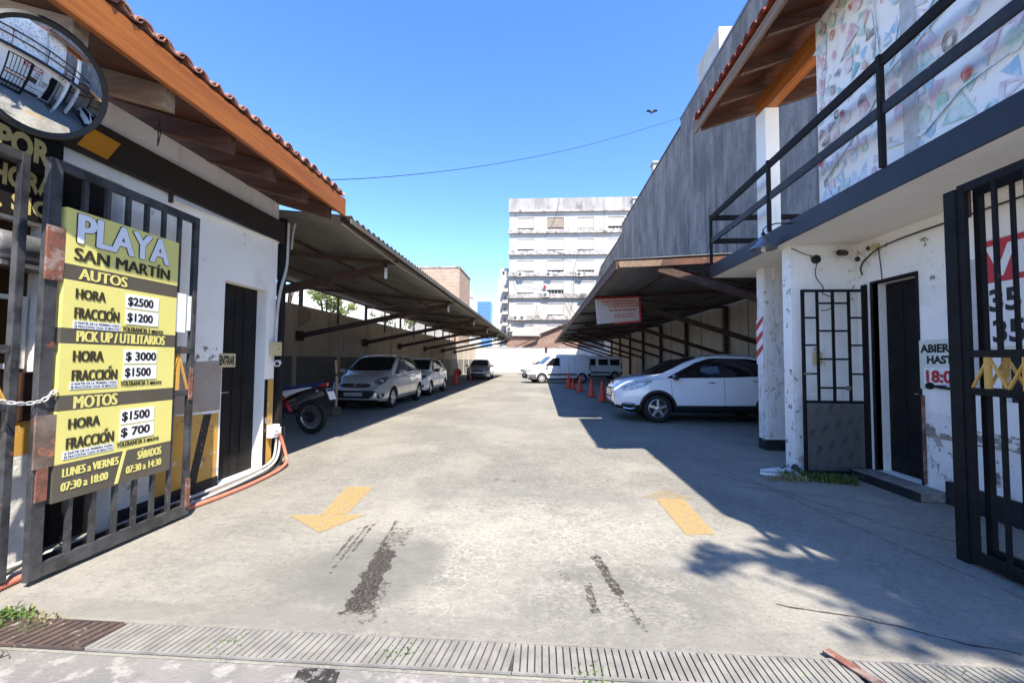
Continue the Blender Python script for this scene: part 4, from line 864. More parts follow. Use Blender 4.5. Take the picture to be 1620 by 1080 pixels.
# ------------------------------------------------------------------ GATES
def gate_leaf(label, X, Y0, Y1, z0, z1, mids, n, mat, lattice=None, rusty=(), post=.075, grp='gate leaves folded at the entrance', th=.04, bw=.0135):
    t = thing('gate_leaf', label, 'gate', (X,Y0,0), 0, grp)
    b = MB(); b.box(X-th/2,X+th/2,Y0,Y0+post,z0,z1); b.box(X-th/2,X+th/2,Y1-.045,Y1,z0,z1)
    for z,h in [(z1-.06,.06),(z0,.085)]+[(m,.05) for m in mids]: b.box(X-th/2+.002,X+th/2-.002,Y0+post,Y1-.045,z,z+h)
    b.build('frame', mat, t, world=True, bevel=.003)
    spans = []
    zc = [z0+.085]+[m for m in sorted(mids)]+[z1-.06]
    for i in range(n):
        y = Y0+post+(Y1-.045-Y0-post)*(i+1)/(n+1); b = MB(); b.box(X-bw,X+bw,y-bw,y+bw,z0+.085,min(mids)); b.box(X-bw,X+bw,y-bw,y+bw,max(mids)+.05,z1-.06); b.build('bar', mat, t, world=True)
    if lattice:
        b = MB(); zl,zh = min(mids)+.05,max(mids); ys = np.linspace(Y0+post,Y1-.045,lattice+1)
        for a,c in zip(ys[:-1],ys[1:]):
            m = (a+c)/2; b.beam((X,a,zl),(X,m,zh),.012,.016,(1,0,0)); b.beam((X,m,zh),(X,c,zl),.012,.016,(1,0,0)); b.box(X-.02,X+.004,m-.016,m+.016,zl,zh)
        b.build('yellow_truss', M['yellow_paint'], t, world=True)
    for (y,za,zb,w,m) in rusty:
        b = MB(); b.box(X+th/2,X+th/2+.012,y-w/2,y+w/2,za,zb); b.build('hinge_plate', M[m], t, world=True)
    return t
gate_leaf('sunlit grey gate leaf carrying the yellow price banner', -3.07,2.43,3.61,.03,2.63,(1.06,1.42),6,M['grey_metal'],5,[(2.475,1.86,2.20,.10,'rust'),(2.475,.70,1.02,.11,'rust_plate'),(2.47,.50,.70,.06,'rust'),(3.585,.10,.34,.04,'rust'),(3.57,1.02,1.30,.035,'rust')])
gate_leaf('dark gate leaf folded behind the leaf with the price banner', -3.15,2.493,3.704,.035,2.66,(1.05,1.43),6,M['black_metal'],5)
gate_leaf('grey gate leaf left of the price banner, cut by the left edge of the photo', -3.17,1.22,2.405,.05,2.63,(1.06,1.40),5,M['grey_metal'],4)
gate_leaf('black gate leaf nearest the lane on the right, in front of the for sale board', 3.0,2.0,3.25,.02,2.66,(1.17,1.43),5,M['black_metal'],5,[(3.22,2.42,2.655,.05,'rust_dark')],.045,th=.036,bw=.011)
gate_leaf('black gate leaf folded behind the right front leaf, close to the white wall', 3.10,1.95,3.24,.04,2.64,(1.17,1.43),5,M['black_metal'],5,bw=.010)
b = MB(); b.box(2.97,3.05,3.252,3.34,.0,2.64); b.box(2.985,3.03,3.34,3.36,1.22,1.30); one('gate_post', b, M['black_metal'], 'thick black gate post at the free end of the right gate leaves', 'post', (3.0,3.30,0), bevel=.004)
b = MB(); b.tube([(3.0,3.33,1.20),(3.3,3.8,1.19),(3.75,4.4,1.17),(4.06,4.62,1.16)],.012,6); b.lathe([(.02,-.004),(.03,-.004),(.03,.004),(.02,.004)],(3.25,3.83,1.2),(.6,.8,0),12)
one('tie_bar', b, M['black_metal'], 'thin black tie bar from the right gate post to the white wall', 'bar', (3.0,3.33,1.2))
def chain(pts, label, mat):
    P = [Vector(p) for p in pts]; b = MB(); step = .03; i = 0
    for a,c in zip(P,P[1:]):
        n = max(1,int((c-a).length/step)); d = (c-a).normalized(); u = d.orthogonal().normalized(); w = d.cross(u)
        for k in range(n):
            m = a.lerp(c,(k+.5)/n); s = u if i % 2 else w; i += 1
            b.tube([m+d*.02*math.cos(q)+s*.011*math.sin(q) for q in np.linspace(0,2*PI,11)],.0045,5,False)
    return one('chain', b, mat, label, 'chain', P[0])
chain([(-3.12,2.2,1.17),(-3.08,2.3,1.115),(-3.06,2.38,1.10),(-3.04,2.45,1.11),(-3.04,2.52,1.17)],'pale steel chain looped round the left gate hinge post',M['pipe_grey'])
# ------------------------------------------------------------------ PRICE BANNER
SX = -3.04
ps = thing('price_banner', 'tall yellow and dark parking price banner tied on the left gate', 'sign', (SX,2.95,.47))
def slab(za,zb,mat,name):
    b = MB(); b.box(SX-.012,SX,2.53,3.385,za,zb); b.box(SX-.06,SX-.0125,2.53,2.536,za,zb); return b.build(name, mat, ps, world=True)
edges = [(.465,.70,'sign_dark'),(.70,1.036,'sign_yellow'),(1.036,1.136,'sign_dark'),(1.136,1.468,'sign_yellow'),(1.468,1.569,'sign_dark'),(1.569,1.881,'sign_yellow'),(1.881,1.983,'sign_dark'),(1.983,2.345,'sign_yellow')]
for a,c,m in edges: slab(a,c,M[m],'band' if m == 'sign_dark' else 'panel')
U = (0,1,0); V = (0,0,1)
TX = [('PLAYA', 2.591, 3.296, 2.13, 2.328) ,('SAN MARTÍN', 2.579, 3.307, 2.014, 2.12) ,('AUTOS', 2.613, 2.949, 1.894, 1.968) ,('HORA', 2.601, 2.8, 1.765, 1.832) ,('FRACCIÓN', 2.599, 2.902, 1.634, 1.727) ,('S', 2.597, 2.911, 1.569, 1.62) ,('TOL', 2.927, 3.266, 1.572, 1.608) ,('B', 2.947, 3.214, 1.746, 1.85) ,('$2500', 2.956, 3.166, 1.758, 1.83) ,('B', 2.948, 3.217, 1.627, 1.735) ,('$1200', 2.957, 3.167, 1.64, 1.712) ,('PICK UP / UTILITARIOS', 2.619, 3.286, 1.483, 1.556) ,
('HORA', 2.604, 2.806, 1.352, 1.424) ,('FRACCIÓN', 2.603, 2.907, 1.224, 1.316) ,('S', 2.595, 2.91, 1.170, 1.219) ,('TOL', 2.932, 3.272, 1.173, 1.206) ,('B', 2.95, 3.216, 1.336, 1.441) ,('$ 3000', 2.96, 3.21, 1.35, 1.423) ,('B', 2.949, 3.22, 1.217, 1.325) ,('$1500', 2.959, 3.17, 1.232, 1.305) ,('MOTOS', 2.622, 2.917, 1.044, 1.126) ,('HORA', 2.598, 2.803, 0.915, 0.982) ,('FRACCIÓN', 2.591, 2.904, 0.786, 0.879) ,('S', 2.577, 2.903, 0.725, 0.774) ,('TOL', 2.925, 3.269, 0.732, 0.765) ,('B', 2.947, 3.216, 0.894, 1.0) ,('$1500', 2.953, 3.177, 0.91, 0.985) ,('B', 2.944, 3.219, 0.777, 0.883) ,('$ 700', 2.95, 3.184, 0.795, 0.868) ,('LUNES a VIERNES', 2.578, 2.948, 0.613, 0.669) ,('07:30 a 18:00', 2.573, 2.876, 0.525, 0.58) ,('SÁBADOS', 3.091, 3.298, 0.612, 0.69) ,('07:30 a 14:30', 3.005, 3.301, 0.526, 0.581)]
def line_(tx, y0, z0, w, h, lift, mat, bold=.02, fat=.0, name='lettering'):
    b = MB(); k = 0
    for d in ((-fat,0,fat) if fat else (0,)): text(b,tx,(SX,y0+d*h+abs(fat)*h,z0),U,V,w-2*abs(fat)*h,h,lift=lift+.0004*k,bold=bold); k += 1
    if tx == 'FRACCION':
        yo = y0+w*.765; b.plate([(SX+lift,yo,z0+h*1.08),(SX+lift,yo+h*.20,z0+h*1.08),(SX+lift,yo+h*.42,z0+h*1.34),(SX+lift,yo+h*.16,z0+h*1.34)],(.001,0,0))
    return b.build(name, M[mat], ps, world=True, fix=False)
for tx,y0,y1,z0,z1 in TX:
    w,h = y1-y0,z1-z0
    if tx in ('B','S'):
        b = MB(); b.plate([(SX+.001,y0,z0),(SX+.001,y1,z0),(SX+.001,y1,z1),(SX+.001,y0,z1)],(.0035 if tx == 'B' else .002,0,0)); b.build('price_plate' if tx == 'B' else 'small_print_label', M['paper' if tx == 'B' else 'ink_white'], ps, world=True)
        if tx == 'S':
            line_('A PARTIR DE LA PRIMERA HORA',y0+.006,z0+h*.56,w-.012,h*.34,.004,'ink_black'); line_('SE FRACCIONA CADA 30 MINUTOS',y0+.006,z0+h*.1,w-.012,h*.34,.004,'ink_black')
    elif tx == 'TOL': line_('TOLERANCIA 5',y0,z0,w*.66,h,.003,'ink_dark',.01,.05); line_('MINUTOS',y0+w*.69,z0,w*.31,h*.75,.003,'ink_dark',.01,.05)
    elif tx == 'PLAYA': 
        b = MB()
        for q in range(12): text(b,tx,(SX,y0+.011+.017*math.cos(q*PI/6),z0+.006+.010*math.sin(q*PI/6)),U,V,w-.022,h-.012,lift=.002+.00015*q,bold=.0)
        b.build('lettering', M['ink_black'], ps, world=True, fix=False); b = MB()
        for q in range(8): text(b,tx,(SX,y0+.011+.011*math.cos(q*PI/4),z0+.006+.006*math.sin(q*PI/4)),U,V,w-.022,h-.012,lift=.005+.00015*q,bold=.0)
        b.build('lettering', M['ink_white'], ps, world=True, fix=False)
    elif tx[0] == '$': line_(tx,y0,z0,w,h,.0055,'ink_black',.015,.03)
    elif tx in ('AUTOS','MOTOS','PICK UP / UTILITARIOS','LUNES a VIERNES','07:30 a 18:00','SÁBADOS','07:30 a 14:30'): line_(tx,y0,z0,w,h,.003,'sign_yellow',.0,.06)
    elif tx[:4] == 'FRAC': line_('FRACCION',y0,z0,w,h*.79,.003,'ink_dark',.0,.06)
    else: line_(tx,y0,z0,w,h,.003,'ink_dark',.0,.07 if tx == 'HORA' else .05)
b = MB(); b.plate([(SX+.001,y,z) for y,z in ((2.925,.475),(2.95,.475),(3.005,.703),(2.98,.703))],(.002,0,0)); b.build('divider', M['sign_yellow'], ps, world=True)
b = MB(); b.box(SX-.02,SX-.015,3.395,3.50,1.60,1.93); b.box(SX-.02,SX-.015,3.52,3.555,1.62,1.92); one('paper_notice', b, M['paper'], 'blank white paper sheet tied on the gate right of the yellow banner', 'paper', (SX,3.45,1.6))
t = thing('entrance_sign', 'small cream plate reading ENTRAR on the dark door', 'sign', (LX+.03,4.5,1.30))
b = MB(); b.hexa([(LX-.005,4.40,1.285),(LX+.025,4.62,1.285),(LX+.03,4.62,1.285),(LX+.0,4.40,1.285),(LX-.005,4.40,1.435),(LX+.025,4.62,1.435),(LX+.03,4.62,1.435),(LX+.0,4.40,1.435)]); b.build('plate', M['box_cream'], t, world=True)
b = MB(); text(b,'ENTRAR',(LX+.003,4.412,1.31),(.03,.22,0),V,.196,.10,lift=.003,bold=.03); b.build('lettering', M['ink_black'], t, world=True, fix=False)
# ------------------------------------------------------------------ CONVEX MIRROR
mc = Vector((-2.845,2.2,2.965)); mn = Vector((.93,-.12,-.30)).normalized()
mi = thing('convex_mirror', 'large round convex traffic mirror with dark rim under the left eave', 'mirror', mc)
Rm = .295; Rs = 1.05; prof = []
for k in range(13):
    r = Rm*(1-k/12); prof.append((r, math.sqrt(Rs*Rs-r*r)-math.sqrt(Rs*Rs-Rm*Rm)+.012))
b = MB(); b.lathe(prof,mc,mn,56,False); b.build('glass', M['mirror'], mi, world=True, smooth=True)
b = MB(); b.lathe([(Rm-.012,.016),(Rm+.012,.026),(Rm+.026,.012),(Rm+.022,-.02),(Rm*.8,-.05),(.05,-.075),(.001,-.08)],mc,mn,56,False); b.build('rim', M['mirror_rim'], mi, world=True, smooth=True, angle=50)
b = MB(); b.tube([mc-mn*.07,mc-mn*.2+Vector((0,0,.05)),(-3.44,2.3,3.05)],.018,10); b.build('bracket', M['black_metal'], mi, world=True, smooth=True)
# ------------------------------------------------------------------ PIPES, BOXES, CAMERA AT THE KIOSK CORNER
def pipe(label, pts, r, mat, corr=False, name='conduit_pipe', grp=None):
    P = [Vector(p) for p in pts]
    for _ in range(3):
        Q = [P[0]]
        for a,c in zip(P,P[1:]): Q += [a.lerp(c,.25),a.lerp(c,.75)]
        P = Q+[P[-1]]
    if corr:
        Q = [];
        for a,c in zip(P,P[1:]):
            n = max(1,int((c-a).length/.008)); Q += [a.lerp(c,k/n) for k in range(n)]
        P = Q; rs = [r*(1.08 if (i//1) % 2 else .90) for i in range(len(P))]
    else: rs = r
    b = MB(); b.tube(P,rs,8); return one(name, b, M[mat], label, 'pipe', P[0], grp, smooth=True)
pipe('pale grey conduit nearest the wall in the bundle along the kiosk foot',[(-3.33,2.0,.055),(-3.33,3.0,.055),(-3.32,4.3,.055),(-3.34,4.95,.06),(-3.385,5.30,.08),(-3.39,5.37,.2),(-3.39,5.37,.5)],.016,'pipe_grey')
pipe('pale grey conduit in the middle of the bundle along the kiosk foot',[(-3.27,2.0,.018),(-3.27,3.2,.018),(-3.26,4.2,.018),(-3.30,5.0,.03),(-3.37,5.34,.06),(-3.37,5.42,.2),(-3.37,5.42,.5)],.016,'pipe_grey')
pipe('dark striped conduit lying between the pale and the red pipes',[(-3.22,2.0,.014),(-3.22,3.2,.014),(-3.20,4.2,.014),(-3.25,5.0,.014),(-3.32,5.38,.05),(-3.34,5.46,.2),(-3.34,5.46,.5)],.012,'cable')
pipe('red corrugated pipe along the foot of the kiosk and up to the lower white box',[(-3.08,1.5,.022),(-3.10,2.1,.022),(-3.21,2.5,.022),(-3.20,3.6,.022),(-3.12,4.3,.02),(-3.16,5.0,.022),(-3.24,5.38,.04),(-3.30,5.46,.12),(-3.35,5.42,.35),(-3.36,5.38,.42)],.021,'pipe_red',True)
def jbox(label, y0,y1,z0,z1, mat):
    t = thing('junction_box', label, 'box', (LX,(y0+y1)/2,z0)); b = MB(); b.box(LX+.006,LX+.085,y0,y1,z0,z1); b.build('case', M[mat], t, world=True, bevel=.008)
    b = MB(); b.box(LX+.085,LX+.092,y0+.03,y1-.03,z0+.04,z1-.04); b.build('cover', M[mat], t, world=True, bevel=.004)
    b = MB(); b.lathe([(.008,0),(.008,.004)],(LX+.092,(y0+y1)/2,(z0+z1)/2),(1,0,0),8); b.build('screw', M['ink_black'], t, world=True)
jbox('cream junction box at the kiosk corner above the camera',5.25,5.40,1.42,1.60,'box_cream')
jbox('white junction box at the kiosk corner where the red pipe ends',5.25,5.41,.38,.54,'white_plain')
bullet('security_camera','white bullet camera on the kiosk corner below the cream box',(LX+.06,5.36,1.36),(.42,-.85,-.12),M['white_plain'],.036,.13)
pipe('grey downpipe running from the roof down the kiosk corner to the cream box',[(-3.38,5.48,3.2),(-3.38,5.48,2.75),(-3.38,5.46,2.55),(-3.40,5.38,2.3),(-3.41,5.34,2.0),(-3.41,5.33,1.60)],.018,'pipe_grey',name='downpipe')
pipe('short pale pipe hanging from the eave at the kiosk corner',[(-3.30,5.50,3.2),(-3.33,5.50,3.05),(-3.34,5.5,2.85)],.014,'cable_pale')
b = MB(); b.tube([(-2.9,3.0,3.19),(-2.92,3.02,3.06),(-2.90,3.0,2.98),(-2.87,2.99,3.08),(-2.9,3.0,3.18)],.004,5); one('wire_loop', b, M['cable'], 'thin wire loop hanging from the pale rafter right of the mirror', 'wire', (-2.9,3.0,3.19))
LAMPY = [(7.95,0),(13.55,0),(18.85,0),(23.65,0),(29.,0),(34.3,0)]
lb = ['nearest','second','third','fourth','fifth','farthest']
for i,(y,_) in enumerate(LAMPY):
    if i == 0:
        lt = thing('hanging_lamp','nearest of the pale lamps hanging under the left carport edge','lamp',(-2.95,y,LZ(-2.95)-.12),0,'lamps under the left carport'); b = MB(); b.lathe([(.012,0),(.02,-.02),(.02,-.05)],n=10); b.build('socket', M['black_plastic'], lt)
        b = MB(); b.lathe([(.022,-.05),(.03,-.07),(.03,-.24),(.02,-.26),(.002,-.265)],n=12); b.build('bulb', M['bulb'], lt, smooth=True, angle=50)
    else: dup(lt,(-2.95,y,LZ(-2.95)-.12),0,'%s of the pale lamps hanging under the left carport edge' % (lb[i] if lb[i] == 'farthest' else lb[i]+' from the kiosk'))
# overhead wire, bird
cable([(-5.2,7.6,4.75),(-4.6,9,5.3),(-3.62,11.5,6.5),(-2.04,14,7.85),(.34,17,9.69),(3.06,20,11.76),(7.9,24.3,15.2)],.009,'thin overhead wire sagging across the sky to the dark wall',sm=2)
bi = MB(); c = Vector((0,0,0))
bi.lathe([(.005,-.16),(.03,-.12),(.055,-.04),(.06,.03),(.04,.09),(.033,.12),(.036,.15),(.02,.18),(.004,.21)],(0,0,0),(.35,.25,.55),12)
body = bi; wg = MB()
for s in (-1,1):
    wg.plate([(s*.03,-.03,.02),(s*.16,-.06,.15),(s*.30,-.05,.12),(s*.36,-.02,.02),(s*.27,-.0,.03),(s*.20,.01,.02),(s*.12,.02,-.02),(s*.03,.03,-.05)],(0,.012,0))
wg.plate([(-.03,-.05,-.10),(.0,-.05,-.10),(-.05,-.13,-.25),(-.12,-.11,-.22)],(0,.01,0))
bt = thing('bird','dark pigeon flying in the blue sky with raised wings','bird',(5.14,20,13.05)); bt.scale = (.75,.75,.75); bi.build('body', M['bird'], bt, smooth=True); wg.build('wings', M['bird'], bt)
# ------------------------------------------------------------------ DISTANT BUILDINGS
ap = thing('apartment_block','weathered white apartment block with seven floors behind the far wall','building',(5,60,0))
FY = 56.5; fx0,fx1 = -4.22,17.5; zt_ = 23.1; FH = 2.87
hol = []; rows = []
colx = [(-3.15,-.95),(.80,3.0),(4.75,6.95),(8.75,10.95),(12.8,15.0)]
for r in range(8):
    zb = 18.90-FH*r-.02
    if zb < 2: break
    for cx0,cx1 in colx: hol.append((cx0-fx0,cx1-fx0,zb,zb+1.55)); rows.append((cx0,cx1,zb,r))
b = MB(); b.wall((fx0,FY,0),(1,0,0),fx1-fx0,zt_-1.7,(0,1,0),.3,hol); b.box(fx0,fx0+.3,FY+.3,FY+13,0,zt_-1.7); b.box(fx1-.3,fx1,FY+.3,FY+13,0,zt_-1.7); b.build('wall', M['white_far'], ap, world=True)
b = MB(); b.box(fx0-.1,fx1+.1,FY-.14,FY+13,zt_-1.7,zt_-.1); b.box(fx0+3,fx0+4.2,FY+.5,FY+1.2,zt_-.1,zt_+.15); b.build('parapet', M['parapet'], ap, world=True)
for k in range(8):
    z = zt_-1.98-FH*k
    if z < 1: break
    b = MB(); b.box(fx0-.14,fx1+.14,FY-.32,FY-.003,z,z+.25); b.box(fx0-.12,fx1+.12,FY-.06,FY-.002,z+.252,z+.6); b.build('ledge', M['stain_ledge'], ap, world=True)
R = random.Random(9)
opens = {(1,0):.13,(1,1):.08,(2,0):.11,(2,1):.16,(2,2):.16,(3,0):.08,(3,1):.32,(4,1):.06,(4,2):.2,(0,1):.12,(0,3):.2,(5,1):.0}
for (a,c,zb,r) in rows:
    ci = [i for i,q in enumerate(colx) if q[0] == a][0]; op = opens.get((r,ci), R.choice([0,0,.05,.09]))
    b = MB(); b.box(a+.02,c-.02,FY+.20,FY+.22,zb+.02,zb+1.53); w = b.build('window', M['dark'], ap, world=True)
    b = MB(); b.box(a+.01,c-.01,FY+.07,FY+.11,zb+1.55*op+.01,zb+1.54)
    for q in range(12): b.box(a+.01,c-.01,FY+.062,FY+.07,zb+1.55*op+.03+q*(1.5-1.55*op)/12,zb+1.55*op+.03+(q+.75)*(1.5-1.55*op)/12)
    mt = M['shutter_brown'] if (r,ci) == (0,1) else M['shutter_beige'] if r == 0 else M['shutter']
    b.build('shutter', mt, w, world=True)
    b = MB(); b.box(a-.06,c+.06,FY-.05,FY+.05,zb-.07,zb); b.build('sill', M['stain_ledge'], ap, world=True)
    if op > .1:
        b = MB()
        for q in range(5): b.box(a+.1+q*.44,a+.14+q*.44,FY+.16,FY+.198,zb+.02,zb+1.55*op)
        b.build('frame', M['shutter'], w, world=True)
b = MB()
for P in ([(-3.4,20.9),(-3.3,19.5)],[(2.4,22.8),(2.0,20.8),(1.3,19.2),(.4,17.6)],[(5.8,17.2),(4.9,15.6),(4.2,13),(4.3,10.5),(4.0,8)],[(-2.2,16.1),(1.5,15.9),(3.8,15.2),(4.4,15.0)],[(-3.6,12.7),(-3.0,11.2),(-.5,10.8),(3.2,10.2),(4.6,10.0)],[(.1,12.2),(.7,10.4)],[(-.6,8.7),(-.4,7.4),(-1.2,6.6)],[(8.2,22.6),(8.3,18.0)],[(3.0,10.2),(4.1,8.0),(4.8,6.8)],[(.6,14.5),(.9,12.9),(2.2,12.7)]):
    b.tube([(x,FY-.36,z) for x,z in P],.022,5)
one('facade_cables', b, M['cable'], 'tangle of dark cables strung over the white apartment facade', 'cables', (0,FY-.36,8))
aclist = [(-2.65,12.45,'white air conditioner under the first window of the fourth row on the apartment block'),(1.05,12.45,'white air conditioner under the second window of the fourth row on the apartment block'),(5.05,12.45,'white air conditioner under the third window of the fourth row on the apartment block'),(.65,9.75,'pale air conditioner left of the half open window on the apartment block'),(5.5,9.6,'dark grey air conditioner under the third window of the fifth row'),(-2.35,6.72,'right one of two air conditioners side by side low on the apartment block'),(-3.25,6.72,'left one of two air conditioners side by side low on the apartment block'),(4.7,6.7,'white air conditioner beside the carport roof edge on the apartment block'),(-4.05,5.2,'lowest white air conditioner at the left corner of the apartment block')]
t0 = None
for i,(x,z,lab) in enumerate(aclist):
    if t0 is None:
        t0 = thing('air_conditioner',lab,'air conditioner',(x,FY-.30,z),0,'air conditioners on the apartment block')
        b = MB(); b.box(-.42,.42,-.20,.12,0,.62); b.build('casing', M['ac_white'], t0, bevel=.02)
        b = MB(); b.lathe([(.24,0),(.24,.02),(.20,.025),(.06,.03),(.05,.05),(.001,.05)],(-.10,-.20,.31),(0,-1,0),18); b.build('fan_grille', M['ac_grey'], t0)
        b = MB(); b.box(-.36,-.32,-.2,.26,-.06,-.001); b.box(.32,.36,-.2,.26,-.06,-.001); b.build('bracket', M['dark'], t0)
    else:
        q = dup(t0,(x,FY-.30,z),0,lab)
        if i == 4:
            for c in q.children:
                if c.name.startswith('casing'): c.data = c.data.copy(); c.data.materials[0] = M['frame_grey']
b = MB(); b.box(.35,.7,FY-.2,FY-.15,10.9,11.3); one('cloth', b, M['moto_red'], 'small red cloth hanging by a window of the apartment block', 'cloth', (.5,FY-.2,10.9))
wb2 = thing('slim_white_building','slim white building with small balconies left of the apartment block','building',(-5.5,64,0))
b = MB(); b.box(-5.75,-4.3,57,65,0,12.4); b.box(-5.45,-4.3,57.3,65,12.4,13.85); b.build('wall', M['white_far'], wb2, world=True)
for k in range(6):
    z = 3.0+k*1.5; b = MB(); b.box(-5.05,-4.32,56.3,56.998,z,z+.4); b.build('balcony', M['white_far'], wb2, world=True)
    b = MB(); b.box(-4.95,-4.5,56.97,56.999,z+.5,z+1.0); b.build('window', M['frame_grey'], wb2, world=True)
b = MB(); b.box(-5.15,-4.9,57.26,57.3,13.0,13.4); b.build('window', M['dark'], wb2, world=True)
br = thing('brick_building','tall windowless pink brick building rising behind the left carport','building',(-14,48,0))
b = MB(); b.box(-26,-8.65,45,51.8,0,11.25); b.build('wall', M['brick_far'], br, world=True); b = MB(); b.box(-26.1,-8.58,44.93,51.87,11.25,11.42); b.build('roof', M['stain_ledge'], br, world=True)
tw = thing('glass_tower','distant blue glass office tower','building',(-30,260,0))
b = MB(); b.box(-38.8,-30.6,260,272,0,37.5); b.build('facade', M['sky_glass'], tw, world=True)
b = MB()
for k in range(9): b.box(-38.7+k*1.0,-38.55+k*1.0,259.9,259.98,0,37.2)
for k in range(14): b.box(-38.8,-30.6,259.88,259.92,6+k*2.3,6.25+k*2.3)
b.build('mullions', wm('tower_mullion',(.10,.25,.55),rough=.4), tw, world=True)
ms = MB(); mxc,myc = -26.6,160.
for (dx,dy) in ((-1,-1),(1,-1),(1,1),(-1,1)): ms.tube([(mxc+dx*1.0,myc+dy*1.0,8),(mxc+dx*.7,myc+dy*.7,27.5)],.10,5)
for k in range(9):
    z = 9+k*2.1; s = 1.0-.3*(z-8)/19.5
    for (a,c) in (((-1,-1),(1,-1)),((1,-1),(1,1)),((1,1),(-1,1)),((-1,1),(-1,-1))): ms.tube([(mxc+a[0]*s,myc+a[1]*s,z),(mxc+c[0]*s,myc+c[1]*s,z+2.0)],.07,4)
ms.box(mxc-1.2,mxc+1.2,myc-1.2,myc+1.2,25,25.2); ms.box(mxc-.9,mxc+.9,myc-.9,myc+.9,0,8)
one('radio_mast', ms, M['mast'], 'red and white lattice radio mast beside the blue tower', 'mast', (mxc,myc,0))
b = MB(); b.box(-25.5,-21.5,150,156,0,12.6); b.box(-25.0,-24.4,149.95,149.999,10,11.5); one('pale_house', b, M['white_far'], 'small pale roof block below the radio mast', 'building', (-23,152,0))
rt_ = thing('white_rooftop','white tower block showing above the dark wall, behind the red eave','building',(23,60,0)); b = MB(); b.box(24.7,40,60,68.5,0,48.4); b.build('wall', M['white_far'], rt_, world=True)
wh = thing('white_house','plain white house beyond the left boundary wall','building',(-17,34,0)); b = MB(); b.box(-28,-9.2,30,44,0,6.6); b.build('wall', M['back_white'], wh, world=True); b = MB(); b.box(-28.1,-9.0,29.9,44.1,6.6,6.75); b.build('roof', M['stain_ledge'], wh, world=True)
# ------------------------------------------------------------------ TREES AND PLANTS
def tree(label, base, h, blobs, n, leaf, mats, seed, trunk_r=.12, name='tree', limbs=True):
    R = random.Random(seed); t = thing(name, label, 'tree', base); tr = MB(); bx,by,bz = base
    top = Vector((blobs[0][0],blobs[0][1],blobs[0][2]))
    tr.tube([(bx,by,bz),(bx+.05,by,bz+h*.25),(bx*.6+top.x*.4,by*.6+top.y*.4,bz+h*.5),tuple(top)],[trunk_r,trunk_r*.85,trunk_r*.6,trunk_r*.15],9)
    for (x,y,z,rx,ry,rz) in blobs:
        for _ in range(4):
            a = Vector((bx*.5+top.x*.5,by*.5+top.y*.5,bz+h*R.uniform(.4,.62))); e = Vector((x+R.uniform(-.7,.7)*rx,y+R.uniform(-.7,.7)*ry,z+R.uniform(-.3,.6)*rz)); m = a.lerp(e,.5)+Vector((0,0,.08*h))
            tr.tube([a,m,e],[trunk_r*.4,trunk_r*.24,trunk_r*.07],6)
    tr.build('trunk', M['bark'], t, world=True, smooth=True, fix=False)
    lv = MB(); tot = sum(b[3]*b[4]*b[5] for b in blobs)
    for (x,y,z,rx,ry,rz) in blobs:
        k = int(n*rx*ry*rz/tot); cl = [(R.gauss(0,.45),R.gauss(0,.45),R.gauss(0,.45)) for _ in range(max(5,k//40))]
        for _ in range(k):
            c = R.choice(cl); p = Vector((x+rx*(c[0]+R.gauss(0,.16)),y+ry*(c[1]+R.gauss(0,.16)),z+rz*(c[2]+R.gauss(0,.14))))
            s = leaf*R.uniform(.6,1.3); d = Vector((R.gauss(0,1),R.gauss(0,1),R.gauss(0,.7))).normalized(); u = d.orthogonal().normalized(); q = Matrix.Rotation(R.uniform(0,6.3),3,d); u = q@u; w = d.cross(u)
            lv.quad(p-u*s,p-w*s*.45+d*s*.1,p+u*s,p+w*s*.45+d*s*.1)
    lv.build('crown', mats, t, world=True, fix=False); return t
tree('yellow green leafy tree showing over the left boundary wall', (-10.6,20.5,0), 5.0, [(-10.4,20.2,4.6,.9,1.0,.9),(-10.2,21.4,4.2,.7,.8,.7)], 1900, .09, M['leaf_yellow'], 1)
tree('sparse dark twiggy tree over the left wall near the kiosk', (-10.0,16.0,0), 5.0, [(-9.8,16.2,4.6,.7,1.1,.8),(-9.9,14.6,4.7,.6,.7,.7)], 420, .07, M['leaf'], 2, .09)
tree('sparse dark shrub growing over the left wall behind the silver car', (-9.4,27.0,0), 4.4, [(-9.2,26.6,4.0,.5,1.2,.6),(-9.2,29.5,4.0,.5,1.2,.6),(-9.3,24.4,3.9,.4,.8,.5)], 700, .08, M['leaf'], 3, .08, name='shrub')
tree('street tree on the pavement behind the camera, dappling the right of the entrance', (6.6,-3.6,0), 9.0, [(5.05,-2.50,9.0,.85,.55,.35),(4.45,-2.08,8.9,.55,.40,.3),(5.7,-2.95,9.2,.9,.6,.4),(4.08,-1.80,8.9,.24,.18,.15),(4.75,-2.65,9.0,.45,.3,.2),(6.7,-3.2,9.6,1.2,.9,.8)], 8000, .085, M['leaf'], 5, .13)
def tuft(name, label, pts, n, h, seed, cat='grass', kind=None, mat='grass'):
    R = random.Random(seed); b = MB()
    for _ in range(n):
        a,c = R.choice(pts); f = R.random(); x = a[0]+(c[0]-a[0])*f+R.gauss(0,.035); y = a[1]+(c[1]-a[1])*f+R.gauss(0,.03); hh = h*R.uniform(.4,1.2); an = R.uniform(0,6.3); lean = hh*R.uniform(.2,1.0); w = R.uniform(.003,.007)
        dx,dy = math.cos(an),math.sin(an); px,py = -dy*w,dx*w
        b.quad((x-px,y-py,0),(x+px,y+py,0),(x+dx*lean*.5+px,y+dy*lean*.5+py,hh*.75),(x+dx*lean*.5-px,y+dy*lean*.5-py,hh*.75)); b.quad((x+dx*lean*.5-px,y+dy*lean*.5-py,hh*.75),(x+dx*lean*.5+px,y+dy*lean*.5+py,hh*.75),(x+dx*lean,y+dy*lean,hh*.8))
    o = b.build(name, M[mat], fix=False); o['kind'] = 'stuff'; return o
